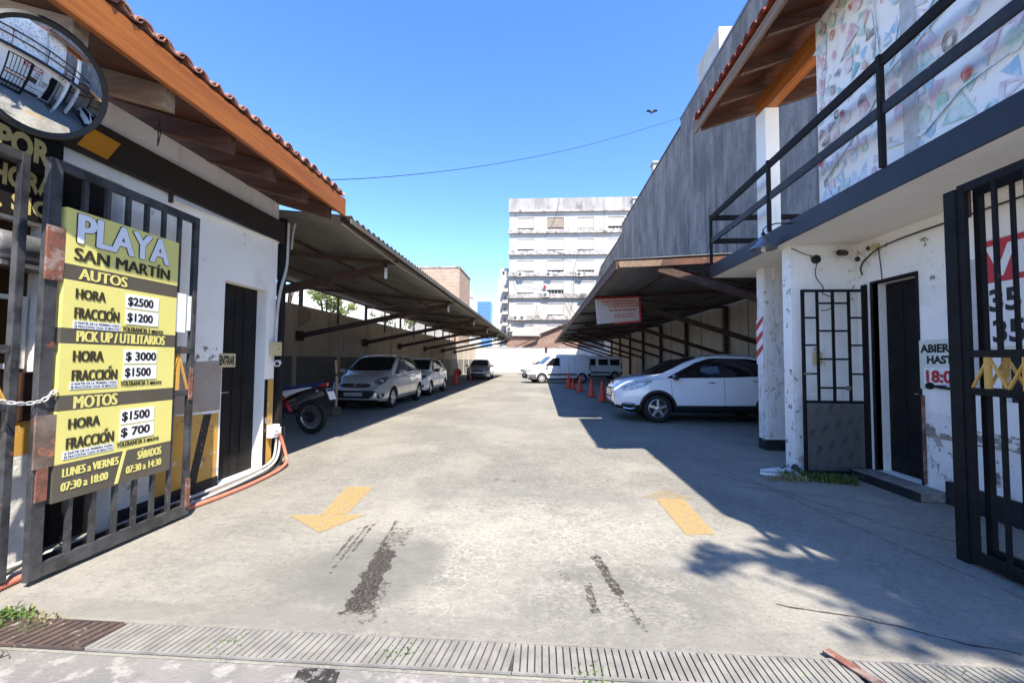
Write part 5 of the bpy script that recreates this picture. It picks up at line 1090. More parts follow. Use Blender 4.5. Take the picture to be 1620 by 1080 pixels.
tuft('grass','',[((2.95,5.45),(3.5,5.30)),((3.2,5.35),(3.6,5.25)),((3.85,5.48),(3.98,5.5))],900,.11,1)
tuft('grass','',[((2.95,5.42),(3.6,5.25)),((2.7,5.35),(3.1,5.3))],260,.08,7,mat='grass_dry')
tuft('grass','',[((-2.9,2.16),(-2.5,2.15)),((3.9,1.9),(4.0,4.5))],200,.03,8,mat='grass_dry')
tuft('grass','',[((-2.86,2.16),(-2.70,2.16)),((-2.86,2.07),(-2.74,2.04))],300,.04,2)
tuft('grass','',[((-2.66,2.1),(-2.5,2.06)),((-1.55,2.04),(-1.45,2.06)),((-.72,2.02),(-.6,2.06)),((1.62,2.05),(2.1,2.05)),((1.62,2.08),(2.1,2.10)),((.2,1.98),(.3,2.0))],700,.018,3)
tuft('grass','',[((-2.62,1.86),(-2.5,1.84))],160,.04,4)
# ------------------------------------------------------------------ CONES, POSTS, SHOES
def cone_proto():
    t = thing('traffic_cone','orange cone nearest the white car','traffic cone',(0,0,0)); b = MB(); b.box(-.18,.18,-.18,.18,0,.03); b.build('base', M['cone_base'], t, bevel=.01)
    b = MB(); b.lathe([(.145,.03),(.135,.06),(.10,.28),(.062,.52),(.034,.69),(.03,.70),(.022,.70),(.02,.66)],n=24,capa=False); b.build('body', M['cone'], t, smooth=True, angle=50); return t
cp = cone_proto(); cp['group'] = 'orange cones in the lot'; cp.location = (2.13,15.1,0); cp['label'] = 'orange cone nearest the white car, first of the right hand row'
for x,y,s,lab in ((1.97,16.9,1.0,'second orange cone from the white car in the right hand row'),(1.80,19.9,1.05,'third orange cone from the white car in the right hand row'),(1.62,21.6,.8,'short orange cone in the right hand row, fourth from the white car'),(1.45,22.4,1.15,'orange cone at the far end of the right hand row with a stick in it'),(-4.95,24.9,1.15,'lone orange cone behind the white hatchback by the left wall')):
    dup(cp,(x,y,0),.3,lab,scale=(s,s,s))
b = MB(); b.tube([(1.45,22.4,.79),(1.45,22.4,1.35)],.02,8); b.tube([(1.45,22.4,.90),(1.45,22.4,1.0)],.03,8); one('stick', b, M['pipe_grey'], 'pale stick standing in the top of the farthest right hand cone', 'stick', (1.45,22.4,.79))
t = thing('delineator_post','slim orange and white striped delineator post beside the grey car','post',(-4.70,28.6,0)); b = MB(); b.lathe([(.16,0),(.15,.05),(.05,.08)],n=16); b.build('base', M['cone_base'], t)
b = MB(); b.tube([(0,0,.08),(0,0,.95)],.045,12); b.build('tube', M['cone'], t, smooth=True, angle=50)
for z in (.45,.62,.79):
    b = MB(); b.lathe([(.047,z),(.047,z+.07)],n=12,capa=False); b.build('stripe', M['paper'], t)
b = MB(); b.lathe([(.24,0),(.25,.02),(.25,.05),(.20,.06),(.001,.03)],(-5.15,26.6,.62),(.5,-.8,.1),24); b.tube([(-5.15,26.65,0),(-5.15,26.65,.62)],.025,8); one('red_disc', b, M['red_lens'], 'dull red wheel-like disc hung on a stand behind the lone cone', 'disc', (-5.15,26.6,0))
b = MB(); b.lathe([(.28,0),(.29,.02),(.28,.3),(.30,.31),(.28,.33),(.28,.6),(.30,.61),(.28,.63),(.28,.88),(.25,.9)],(-6.6,27.5,0),n=20); one('drum', b, M['drum_blue'], 'dark blue drum standing against the grey dado of the left wall', 'drum', (-6.6,27.5,0), smooth=True, angle=40)
t = thing('marker_post','wooden pole set in a lump of concrete left of the silver car','post',(-5.0,10.3,0)); b = MB(); b.lathe([(.13,0),(.135,.03),(.12,.20),(.10,.22)],n=12); b.build('base', M['concrete_pot'], t)
b = MB(); b.tube([(0,0,.2),(.0,0,.9),(-.035,0,1.36)],[.035,.034,.032],10); b.build('pole', M['pole_wood'], t, smooth=True, angle=50); b = MB(); b.lathe([(.037,.98),(.037,1.03)],(-.008,0,0),n=10,capa=False); b.build('tape', M['ink_black'], t)
def shoe(label, loc, rz, mat):
    t = thing('shoe', label, 'shoe', loc, rz, 'shoes left by the white pier'); b = MB(); st = [(-.14,.028,.075,.0),(-.11,.036,.085,.0),(-.05,.034,.08,0),(.0,.036,.07,.0),(.06,.044,.055,0),(.11,.042,.045,0),(.145,.028,.035,0)]
    vs = [];fs = [];n = 10
    for (x,w,h,_) in st:
        for k in range(n):
            a = 2*PI*k/n; vs.append((x,w*math.cos(a),.02+max(0,h*(.5+.5*math.sin(a)))))
    for i in range(len(st)-1):
        for k in range(n): fs.append((i*n+k,i*n+(k+1)%n,(i+1)*n+(k+1)%n,(i+1)*n+k))
    fs += [tuple(range(n)),tuple((len(st)-1)*n+k for k in range(n))]; b.add(vs,fs); b.build('upper', mat, t, smooth=True)
    b = MB(); b.plate([(x,w*1.1*s,0) for s,rr in ((1,st),(-1,st[::-1])) for (x,w,h,_) in rr],(0,0,.025)); b.build('sole', M['paper'], t)
    b = MB(); b.lathe([(.026,0),(.02,-.02)],(-.09,0,.105),n=10); b.build('opening', M['ink_black'], t)
    return t
shoe('pale trainer lying flat, left one by the foot of the white pier',(2.88,5.58,0),2.7,M['shoe']); shoe('pale trainer pointing at the camera, beside the flat one',(3.06,5.52,0),-1.3,M['shoe']); shoe('dark shoe half hidden against the foot of the white pier',(3.20,5.62,0),-1.7,M['black_plastic'])
# ================================================================== VEHICLES  (local: +X forward, +Y left)
def interp(keys, x):
    k = sorted(keys)
    if x <= k[0][0]: return k[0][1]
    for (a,va),(c,vc) in zip(k,k[1:]):
        if x <= c: return va+(vc-va)*(x-a)/(c-a) if c > a else vc
    return k[-1][1]
def sm(keys, x, r):
    return sum(interp(keys,x+r*q) for q in (-1,-.5,0,.5,1))/5
def chaikin(P, n, closed=True):
    for _ in range(n):
        Q = []; L = len(P)
        for i in range(L if closed else L-1):
            a,c = P[i],P[(i+1)%L]; Q += [(a[0]*.75+c[0]*.25,a[1]*.75+c[1]*.25),(a[0]*.25+c[0]*.75,a[1]*.25+c[1]*.75)]
        if not closed: Q = [P[0]]+Q+[P[-1]]
        P = Q
    return P
def densify(P, d, closed=True):
    Q = []; L = len(P)
    for i in range(L if closed else L-1):
        a,c = Vector(P[i]),Vector(P[(i+1)%L]); n = max(1,int((c-a).length/d))
        for k in range(n): q = a.lerp(c,k/n); Q.append((q.x,q.y))
    if not closed: Q.append(tuple(P[-1]))
    return Q
class Car:
    def __init__(s, root, P, mat):
        s.root = root; s.P = P; L = P['L']; xf = L/2; xs = [xf-L*i/84 for i in range(85)]
        W = P['W']; secs = []
        for x in xs:
            df = xf-x; dr = x+xf
            pf = 1-P.get('fr',.20)*max(0,1-df/P.get('frl',.55))**2.2; pr = 1-P.get('rr',.16)*max(0,1-dr/P.get('rrl',.45))**2.2; w = W*pf*pr
            zt = sm(P['top'],x,P.get('sr',.07)); zb = sm(P['bot'],x,.05); zs = min(sm(P['belt'],x,.1), zt-.035); wt = min(sm(P['wt'],x,.12)*pf*pr, w-.02)
            hgt = zs-zb
            half = [(0,zb),(w*.90,zb),(w*.985,zb+hgt*.16),(w,zb+hgt*.42),(w*.99,zb+hgt*.74),(w*.965,zs-.01),(w*.94,zs+.012),(wt+.02,max(zs+.016,zt-.075)),(wt-.05,zt-.012),(wt*.55,zt+.012),(0,zt+.018)]
            secs.append(chaikin(half,2,False))
        n = len(secs[0]); vs = []; fs = []; m = 2*n-2
        def ring(x,sec): 
            r = [(x,y,z) for y,z in sec]+[(x,-y,z) for y,z in sec[-2:0:-1]]; return r
        R_ = [ring(x,sc) for x,sc in zip(xs,secs)]
        def scaled(r, dx, k, kz): 
            zc = (min(v[2] for v in r)+max(v[2] for v in r))/2; return [(v[0]+dx,v[1]*k,zc+(v[2]-zc)*kz) for v in r]
        nb = P.get('nose',.05); R_ = [scaled(R_[0],nb*1.0,.0,.0),scaled(R_[0],nb*.98,.45,.5),scaled(R_[0],nb*.8,.78,.8),scaled(R_[0],nb*.4,.95,.94)]+R_+[scaled(R_[-1],-.02,.95,.94),scaled(R_[-1],-.045,.7,.75),scaled(R_[-1],-.05,0,0)]
        for r in R_: vs += r
        for i in range(len(R_)-1):
            for k in range(m): fs.append((i*m+k,i*m+(k+1)%m,(i+1)*m+(k+1)%m,(i+1)*m+k))
        me = bpy.data.meshes.new('body'); me.from_pydata(vs,[],fs); bm = bmesh.new(); bm.from_mesh(me); bmesh.ops.remove_doubles(bm,verts=bm.verts,dist=1e-4); bmesh.ops.recalc_face_normals(bm,faces=bm.faces)
        s.bvh = BVHTree.FromBMesh(bm); bm.to_mesh(me); bm.free()
        me.materials.append(mat); me.materials.append(M['p_under'])
        body = bpy.data.objects.new('body', me); COL.objects.link(body)
        wr = P['wr']; ar = wr*P.get('arch',1.13)
        cut = MB()
        for wx in P['wx']:
            for sg in (-1,1): cut.lathe([(ar,0),(ar,.45)],(wx,sg*(W-.30),wr+P.get('dz',0)),(0,sg,0),36)
        co = cut.build('cutter', M['p_under']); md = body.modifiers.new('b','BOOLEAN'); md.operation = 'DIFFERENCE'; md.object = co; md.solver = 'EXACT'
        dg = bpy.context.evaluated_depsgraph_get(); dg.update(); m2 = bpy.data.meshes.new_from_object(body.evaluated_get(dg))
        body.modifiers.clear(); body.data = m2
        bpy.data.objects.remove(co)
        mats_ = [x.name for x in m2.materials if x]
        m2.materials.clear(); m2.materials.append(mat); m2.materials.append(M['p_under'])
        for p in m2.polygons:
            c = p.center; p.material_index = 0
            for wx in P['wx']:
                d = math.hypot(c.x-wx, c.z-wr-P.get('dz',0))
                if d < ar*.999 and abs(c.y) < W*1.05 and abs(p.normal.y) < .9 and d > ar*.94 or (d < ar*.99 and abs(c.y) < W-.25): p.material_index = 1
            if (p.normal.z < -.85 and c.z < P['zb']+.06) or c.z < P.get('trim_shade',0): p.material_index = 1  # low faces blackened: dark cladding with the shadow beneath painted in
        m2.polygons.foreach_set('use_smooth',[True]*len(m2.polygons)); m2.set_sharp_from_angle(angle=math.radians(38))
        body.parent = root; s.body = body; s.mat = mat
    def hit(s, mode, a, c, sg=1):
        if mode == 'side': o,d = Vector((a,sg*3,c)),Vector((0,-sg,0))
        elif mode == 'front': o,d = Vector((6,a,c)),Vector((-1,0,0))
        elif mode == 'rear': o,d = Vector((-6,a,c)),Vector((1,0,0))
        elif mode == 'top': o,d = Vector((a,c,5)),Vector((0,0,-1))
        elif mode == 'q':   # front quarter: a along, c height; from 45 deg
            o = Vector((0,0,c))+Vector((1,sg,0)).normalized()*5+Vector((-1*sg,1,0)).normalized()*a; d = -Vector((1,sg,0)).normalized()
        h = s.bvh.ray_cast(o,d)
        if h[0] is None: return None
        n = h[1] if h[1].dot(d) < 0 else -h[1]
        return h[0], n
    def patch(s, name, P, mode, mat, sg=1, off=.005, smooth=0, step=.05, parent=None, both=False, smoothface=True):
        for q in ((sg,-sg) if both else (sg,)):
            PP = [(a if mode in('side','q') else a*(1 if q == sg else -1), c) for a,c in P]
            if smooth: PP = chaikin(PP,smooth)
            B = densify(PP,step); xs = [p[0] for p in B]; ys = [p[1] for p in B]; pts = [Vector(p) for p in B]; nB = len(pts)
            x = min(xs)+step/2
            def inside(px,py):
                r = False; j = nB-1
                for i in range(nB):
                    if (ys[i] > py) != (ys[j] > py) and px < (xs[j]-xs[i])*(py-ys[i])/(ys[j]-ys[i])+xs[i]: r = not r
                    j = i
                return r
            while x < max(xs):
                y = min(ys)+step/2
                while y < max(ys):
                    if inside(x,y): pts.append(Vector((x,y)))
                    y += step
                x += step
            r = geometry.delaunay_2d_cdt(pts, [(i,(i+1)%nB) for i in range(nB)], [list(range(nB))], 1, 1e-5)
            vs = []; ok = []
            for v in r[0]:
                h = s.hit(mode, v[0], v[1], q)
                ok.append(h is not None); vs.append(h[0]+h[1]*off if h else Vector((0,0,0)))
            fs = [tuple(f) for f in r[2] if all(ok[i] for i in f)]
            if not fs: continue
            b = MB(); b.add(vs,fs); o = b.build(name, mat, parent or s.root, smooth=smoothface)
        return o
    def line(s, name, P, mode, mat, r=.004, sg=1, off=.0, both=False, parent=None, step=.05):
        for q in ((sg,-sg) if both else (sg,)):
            Q = densify([(a if mode in('side','q') else a*(1 if q == sg else -1),c) for a,c in P],step,False); pts = []
            for a,c in Q:
                h = s.hit(mode,a,c,q)
                if h: pts.append(h[0]+h[1]*off)
            if len(pts) > 1:
                b = MB(); b.tube(pts,r,6); o = b.build(name, mat, parent or s.root)
        return o
    def wheels(s, spokes=5, mat=None, hub=None, spw=.055, twin=False):
        P = s.P; r = P['wr']; W = P['W']; proto = None
        for wx in P['wx']:
            for sg in (1,-1):
                w = bpy.data.objects.new('wheel', None); COL.objects.link(w); w.parent = s.root; w.location = (wx,sg*(W-.012),r); w.rotation_euler = (0,0,0 if sg > 0 else PI)
                if proto is None:
                    t = MB(); t.lathe([(r*.62,-.20),(r*.90,-.205),(r*.985,-.18),(r,-.14),(r,-.06),(r*.985,-.03),(r*.90,-.004),(r*.70,.0),(r*.66,-.02),(r*.62,-.05)],(0,0,0),(0,1,0),40,False); tyre = t.build('tyre', M['tyre'], w, smooth=True, angle=40)
                    m = MB(); R1 = r*.655; m.lathe([(R1,-.015),(R1*.95,-.01),(R1*.90,-.04),(R1*.88,-.15)],(0,0,0),(0,1,0),36,False)
                    for k in range(spokes):
                        for da in ((-.13,.13) if twin else (0,)):
                            a = 2*PI*k/spokes+PI/2+da; u = Vector((math.cos(a),0,math.sin(a))); v = Vector((-math.sin(a),0,math.cos(a))); p0 = u*R1*.12; p1 = u*R1*.93; h0,h1 = spw*.55,spw*.5
                            m.hexa([p0-v*h0+Vector((0,-.05,0)),p1-v*h1+Vector((0,-.045,0)),p1+v*h1+Vector((0,-.045,0)),p0+v*h0+Vector((0,-.05,0)),p0-v*h0*.7+Vector((0,-.012,0)),p1-v*h1*.7+Vector((0,-.022,0)),p1+v*h1*.7+Vector((0,-.022,0)),p0+v*h0*.7+Vector((0,-.012,0))])
                    m.lathe([(R1*.22,-.05),(R1*.2,-.012),(R1*.1,-.008),(.001,-.007)],(0,0,0),(0,1,0),16,False); rim = m.build('rim', mat or M['alloy'], w, smooth=True, angle=30)
                    d = MB(); d.lathe([(R1*.9,-.10),(.001,-.10)],(0,0,0),(0,1,0),24,False); disc = d.build('brake_disc', M['black_plastic'], w); proto = (tyre,rim,disc)
                else:
                    for o in proto: c = o.copy(); COL.objects.link(c); c.parent = w
        b = MB(); z0 = P['zb']+.02
        b.box(-P['L']/2+.35,P['L']/2-.35,-W*.55,W*.55,z0-.08,z0+.22); b.build('chassis', M['p_under'], s.root)
    def mirrors(s, x, z, mat, cap=None, w=.20, h=.14):
        for sg in (1,-1):
            y = s.P['W']; m = MB(); prof = [(-.085,.03),(-.07,.06),(-.02,.075),(.05,.06),(.085,.03)]
            c = (x,sg*(y+.09),z); vs = []; fs = []; n = 12
            for (yy,q) in [(-.11,.45),(-.09,.75),(-.03,.95),(.05,1.0),(.09,.8),(.11,.4)]:
                for k in range(n):
                    a = 2*PI*k/n; vs.append((c[0]+.065*q*math.cos(a)*(1.2 if math.cos(a) > 0 else .6), c[1]+sg*yy, c[2]+h/2*q*math.sin(a)))
            for i in range(5):
                for k in range(n): fs.append((i*n+k,i*n+(k+1)%n,(i+1)*n+(k+1)%n,(i+1)*n+k))
            fs += [tuple(range(n)),tuple(5*n+k for k in range(n))]; m.add(vs,fs); o = m.build('mirror', mat, s.root, smooth=True)
            b = MB(); b.beam((x+.01,sg*(y-.08),z-.05),(x+.01,sg*(y+.02),z-.02),.06,.035); b.build('mirror_arm', M['black_plastic'], o)
            if cap:
                b = MB(); b.plate([(c[0]+.06,c[1]-.08,c[2]+.0),(c[0]+.06,c[1]+.08,c[2]+.01),(c[0]+.055,c[1]+.08,c[2]+.03),(c[0]+.055,c[1]-.08,c[2]+.025)],(.015,0,.01)); b.build('mirror_trim', cap, o)
    def handle(s, x, z, mat, w=.17):
        for sg in (1,-1):
            h = s.hit('side',x,z,sg)
            if not h: continue
            y = h[0].y; b = MB(); b.tube([(x-w/2,y,z),(x-w/2+.02,y+sg*.03,z+.003),(x+w/2-.02,y+sg*.03,z+.006),(x+w/2,y,z+.004)],.013,8); b.build('door_handle', mat, s.root, smooth=True)
def emblem(car, z, r, y=0, mode='front', kind='ring'):
    h = car.hit(mode,y,z)
    if not h: return
    p = h[0]; d = h[1]; b = MB()
    b.tube([p+d*.012+Vector((0,r*math.cos(a),r*math.sin(a))) for a in np.linspace(0,2*PI,21)],r*.16,6,False)
    b.box(p.x+.006,p.x+.016,p.y-r*1.25,p.y+r*1.25,p.z-r*.18,p.z+r*.18); b.build('emblem', M['chrome'], car.root)
# ---- white crossover, nearest car on the right -------------------------------------------
t = thing('parked_car','white crossover with black tinted windows parked nose to the lane under the right carport','car',(3.86,10.86,0),PI)
P = dict(trim_shade=.39,L=4.16,W=.87,wr=.325,wx=(1.19,-1.35),zb=.26,fr=.17,frl=.75,rr=.14,rrl=.5,nose=.07,sr=.06,arch=1.14,
  top=[(-2.08,.62),(-2.05,.98),(-1.85,1.20),(-1.5,1.47),(-.9,1.545),(-.2,1.555),(.20,1.50),(.55,1.38),(1.08,1.115),(1.20,1.085),(1.62,1.035),(1.88,.975),(2.02,.90),(2.08,.80)],
  bot=[(-2.08,.42),(-1.9,.30),(-1.7,.24),(1.7,.22),(1.95,.26),(2.08,.32)],
  belt=[(-2.08,.60),(-1.9,1.05),(-1.3,1.07),(-.2,1.02),(.7,.965),(1.15,.97),(1.6,.94),(1.95,.84),(2.08,.68)],
  wt=[(-2.08,.60),(-1.7,.55),(-1.2,.60),(.1,.62),(.6,.66),(1.1,.74),(1.6,.70),(2.08,.60)])
c = Car(t,P,M['p_white'])
c.patch('windscreen',[(-.64,1.10),(-.66,1.12),(-.55,1.47),(-.4,1.50),(.4,1.50),(.55,1.47),(.66,1.12),(.64,1.10),(.3,1.085),(-.3,1.085)],'front',M['car_glass'])
c.patch('side_window',[(.98,1.02),(.30,1.37),(.0,1.465),(-.10,1.475),(-.26,1.475),(-.26,1.05)],'side',M['car_glass'],both=True)
c.patch('side_window',[(-.30,1.05),(-.30,1.475),(-.9,1.465),(-1.25,1.40),(-1.62,1.26),(-1.35,1.10)],'side',M['car_glass'],both=True)
c.patch('window_pillar',[(-.25,1.05),(-.25,1.478),(-.31,1.478),(-.31,1.05)],'side',M['black_plastic'],both=True,off=.007)
c.patch('rear_window',[(-.55,1.12),(-.48,1.40),(.48,1.40),(.55,1.12)],'rear',M['car_glass'])
c.patch('headlight',[(1.98,.79),(1.88,.83),(1.62,.90),(1.34,.945),(1.36,.915),(1.52,.83),(1.72,.77),(1.90,.735)],'side',M['lens'],both=True,smooth=1,step=.03,off=.008)
c.line('headlight_edge',[(1.99,.785),(1.86,.84),(1.62,.907),(1.32,.95)],'side',M['ink_black'],.006,both=True,off=.005)
c.line('headlight_edge',[(1.99,.765),(1.90,.73),(1.72,.763),(1.52,.823),(1.32,.935)],'side',M['black_plastic'],.005,both=True,off=.005)
g_ = c.patch('grille',[(-.36,.56),(-.34,.74),(-.25,.775),(.25,.775),(.34,.74),(.36,.56),(.25,.535),(-.25,.535)],'front',M['black_plastic'],smooth=1,step=.03)
for z in (.60,.655,.71): c.line('grille_bar',[(-.33,z),(.33,z)],'front',M['chrome'],.012,off=.008,parent=g_)
emblem(c,.84,.05)
c.patch('lower_bumper',[(-.70,.24),(-.72,.33),(-.55,.44),(.55,.44),(.72,.33),(.70,.24)],'front',M['black_plastic'],step=.04)
c.patch('fog_light',[(1.99,.30),(2.0,.44),(1.85,.46),(1.68,.42),(1.64,.34),(1.70,.29)],'side',M['black_plastic'],both=True,smooth=1,step=.03,off=.007)
c.line('fog_trim',[(1.95,.34),(1.95,.42),(1.84,.43),(1.72,.40),(1.71,.33),(1.82,.315),(1.95,.34)],'side',M['chrome'],.010,both=True,off=.012)
c.line('bumper_trim',[(-.72,.285),(0,.26),(.72,.285)],'front',M['alloy'],.014,off=.008)
c.patch('number_plate',[(-.20,.46),(-.20,.54),(.20,.54),(.20,.46)],'front',M['paper'],off=.012)
for wx_ in P['wx']:
    ri = P['wr']*1.14-.005; ro = ri+.055
    o_ = [(wx_+ro*math.cos(a),P['wr']+ro*math.sin(a)) for a in np.linspace(PI*1.02,-PI*.02,25)]+[(wx_+ri*math.cos(a),P['wr']+ri*math.sin(a)) for a in np.linspace(-PI*.02,PI*1.02,25)]
    c.patch('arch_cladding',o_,'side',M['black_plastic'],both=True,off=.007,step=.03)
c.patch('sill_cladding',[(.82,.22),(.86,.40),(-.96,.42),(-.98,.22)],'side',M['black_plastic'],both=True,off=.008)
c.patch('sill_cladding',[(1.95,.22),(1.72,.29),(1.58,.32),(1.55,.22)],'side',M['black_plastic'],both=True,off=.006)
for x0,z1 in (((.86,.40),(.90,1.0)),((-.28,.40),(-.28,1.05)),((-1.05,.6),(-1.15,1.06))): c.line('panel_gap',[x0,z1],'side',M['ink_black'],.004,both=True)
c.line('panel_gap',[(.9,1.02),(1.3,.975),(1.75,.90)],'side',M['ink_black'],.003,both=True)
c.line('chrome_strip',[(.94,1.015),(.4,1.03),(-.3,1.045),(-1.35,1.09)],'side',M['black_plastic'],.008,both=True,off=.006)
c.handle(.02,.92,M['chrome']); c.handle(-.98,.96,M['chrome'])
c.mirrors(.80,1.045,M['black_plastic'],M['chrome'])
for sg in (1,-1):
    b = MB(); pts = [c.hit('top',x,sg*.56)[0]+Vector((0,0,.035+(0 if -1.1 < x < .0 else -.03))) for x in (.12,.0,-.3,-.7,-1.1,-1.22)]; b.tube(pts,.016,8); b.build('roof_rail', M['alloy'], t, smooth=True)
for x in (.98,.9): 
    b = MB(); h = c.hit('front',.2,1.11)[0]; b.tube([h+Vector((.02,0,.01)),h+Vector((-.1,-.5+.1*x,.045))],.008,5); b.build('wiper', M['black_plastic'], t)
b = MB(); b.tube([(-1.3,0,1.52),(-1.5,0,1.72)],.006,5); b.build('aerial', M['black_plastic'], t)
c.patch('tail_light',[(-1.95,.80),(-1.70,.90),(-1.72,.99),(-1.98,1.0)],'side',M['red_lens'],both=True)
c.wheels(5,spw=.075)
# ---- silver hatchback, nearest on the left --------------------------------------------------
t = thing('parked_car','silver round hatchback with dark grille and round headlights, nearest car under the left carport','car',(-5.02,13.36,0),-PI/2-.022)
P = dict(L=3.80,W=.835,wr=.30,wx=(1.13,-1.32),zb=.22,fr=.24,frl=.7,rr=.16,rrl=.5,nose=.06,sr=.06,arch=1.12,
  top=[(-1.90,.60),(-1.86,.95),(-1.74,1.12),(-1.45,1.42),(-1.0,1.495),(-.3,1.53),(.15,1.50),(.42,1.42),(1.02,1.07),(1.12,1.03),(1.5,.92),(1.72,.80),(1.84,.68),(1.90,.56)],
  bot=[(-1.9,.36),(-1.75,.26),(-1.6,.20),(1.55,.19),(1.8,.23),(1.9,.28)],
  belt=[(-1.9,.56),(-1.75,.98),(-1.2,1.03),(-.2,.97),(.7,.92),(1.1,.88),(1.5,.80),(1.8,.66),(1.9,.52)],
  wt=[(-1.9,.58),(-1.6,.53),(-1.2,.57),(.1,.60),(.5,.63),(1.05,.70),(1.5,.66),(1.9,.56)])
c = Car(t,P,M['p_silver'])
c.patch('windscreen',[(-.66,1.08),(-.58,1.40),(-.5,1.46),(.5,1.46),(.58,1.40),(.66,1.08),(.35,1.06),(-.35,1.06)],'front',M['car_glass'])
c.patch('side_window',[(.86,.98),(.62,1.12),(.28,1.36),(.10,1.43),(-.22,1.45),(-.22,1.0)],'side',M['car_glass'],both=True)
c.patch('side_window',[(-.27,1.0),(-.27,1.45),(-.8,1.43),(-1.18,1.32),(-1.42,1.12),(-1.30,1.06)],'side',M['car_glass'],both=True)
c.patch('rear_window',[(-.52,1.08),(-.45,1.38),(.45,1.38),(.52,1.08)],'rear',M['car_glass'])
hl = [(.50,.72),(.48,.78),(.54,.86),(.66,.90),(.74,.88),(.765,.80),(.74,.72),(.64,.68)]
c.patch('headlight',hl,'front',M['lens_dark'],both=True,smooth=2,step=.025,off=.008)
for sg in (1,-1):
    h = c.hit('front',sg*.65,.79); b = MB(); b.lathe([(.055,0),(.05,.015),(.03,.022),(.001,.024)],h[0]+h[1]*.004,h[1],18); b.build('headlight_bulb', M['lens'], t, smooth=True)
g_ = c.patch('grille',[(-.44,.655),(-.40,.705),(-.32,.72),(.32,.72),(.40,.705),(.44,.655),(.36,.615),(-.36,.615)],'front',M['black_plastic'],smooth=1,step=.025)
for sg in (1,-1): c.line('chrome_strip',[(sg*.20,.725),(sg*.15,.67),(sg*.08,.615)],'front',M['chrome'],.011,off=.01,parent=g_)
emblem(c,.665,.048)
c.patch('bumper_intake',[(-.62,.52),(-.60,.545),(.60,.545),(.62,.52),(.55,.42),(.44,.33),(-.44,.33),(-.55,.42)],'front',M['black_plastic'],step=.04)
c.patch('number_plate',[(-.26,.39),(-.26,.49),(.26,.49),(.26,.39)],'front',wm('blank_plate',(.30,.31,.32),rough=.5),off=.02)
c.patch('fog_surround',[(.62,.34),(.64,.42),(.72,.47),(.76,.44),(.75,.37),(.70,.33)],'front',M['black_plastic'],both=True,smooth=1,step=.025,off=.006)
for sg in (1,-1):
    h = c.hit('front',sg*.69,.40); b = MB(); b.lathe([(.04,0),(.042,.015),(.03,.018),(.001,.02)],h[0]+h[1]*.006,h[1],16); b.build('fog_light', M['lens'], t, smooth=True)
for P0 in ([(.80,.34),(.83,.62),(.78,.95)],[(-.25,.32),(-.25,1.0)],[(-.95,.5),(-1.08,.78),(-1.1,1.03)],[(.78,.32),(-.9,.34)]): c.line('panel_gap',P0,'side',M['ink_black'],.004,both=True)
c.line('panel_gap',[(-.72,.86),(-.5,.915),(.5,.915),(.72,.86)],'front',M['ink_black'],.003)
c.handle(.0,.86,M['p_silver']); c.handle(-.92,.89,M['p_silver']); c.mirrors(.70,1.03,M['p_silver'])
c.patch('tail_light',[(-1.80,.72),(-1.62,.74),(-1.60,.95),(-1.74,1.02)],'side',M['red_lens'],both=True)
b = MB(); b.tube([(.15,0,1.52),(-.1,0,1.68)],.005,5); b.build('aerial', M['black_plastic'], t)
c.wheels(5,spw=.05,twin=True)
# ---- white hatchback behind it -------------------------------------------------------------
t = thing('parked_car','white angular hatchback parked behind the silver car under the left carport','car',(-5.10,17.86,0),-PI/2+.0)
P = dict(L=3.90,W=.83,wr=.295,wx=(1.15,-1.31),zb=.21,fr=.18,frl=.5,rr=.12,rrl=.4,nose=.05,sr=.05,arch=1.12,
  top=[(-1.95,.6),(-1.92,.98),(-1.55,1.38),(-1.2,1.435),(-.2,1.46),(.22,1.43),(.95,1.0),(1.03,.965),(1.6,.87),(1.85,.76),(1.95,.60)],
  bot=[(-1.95,.34),(-1.75,.24),(-1.6,.2),(1.6,.19),(1.85,.22),(1.95,.27)],belt=[(-1.95,.58),(-1.8,.93),(-1.0,.93),(.8,.88),(1.1,.85),(1.7,.76),(1.95,.56)],
  wt=[(-1.95,.62),(-1.5,.54),(.15,.58),(.95,.70),(1.6,.68),(1.95,.6)])
c = Car(t,P,M['p_white'])
c.patch('windscreen',[(-.66,1.0),(-.56,1.39),(.56,1.39),(.66,1.0)],'front',M['car_glass'])
c.patch('side_window',[(.80,.95),(.18,1.34),(.0,1.38),(-.22,1.38),(-.22,.96)],'side',M['car_glass'],both=True); c.patch('side_window',[(-.28,.96),(-.28,1.38),(-.95,1.36),(-1.18,1.26),(-1.05,1.0)],'side',M['car_glass'],both=True)
c.patch('rear_window',[(-.55,1.02),(-.48,1.34),(.48,1.34),(.55,1.02)],'rear',M['car_glass'])
c.patch('headlight',[(.40,.66),(.44,.78),(.62,.81),(.76,.80),(.77,.70),(.6,.64)],'front',M['lens_dark'],both=True,smooth=1,step=.03,off=.007)
c.patch('grille',[(-.34,.66),(-.34,.74),(.34,.74),(.34,.66)],'front',M['black_plastic'],smooth=1)
c.patch('bumper_intake',[(-.5,.32),(-.5,.46),(.5,.46),(.5,.32)],'front',M['black_plastic'],smooth=1); c.patch('fog_surround',[(.56,.33),(.56,.45),(.72,.45),(.72,.36)],'front',M['black_plastic'],both=True)
c.patch('number_plate',[(-.22,.46),(-.22,.56),(.22,.56),(.22,.46)],'front',M['paper'],off=.014)
for P0 in ([(.80,.3),(.80,.92)],[(-.25,.3),(-.25,.95)],[(-.98,.6),(-1.05,.95)]): c.line('panel_gap',P0,'side',M['ink_black'],.004,both=True)
c.handle(-.02,.82,M['black_plastic']); c.handle(-.85,.83,M['black_plastic']); c.mirrors(.66,.98,M['black_plastic'])
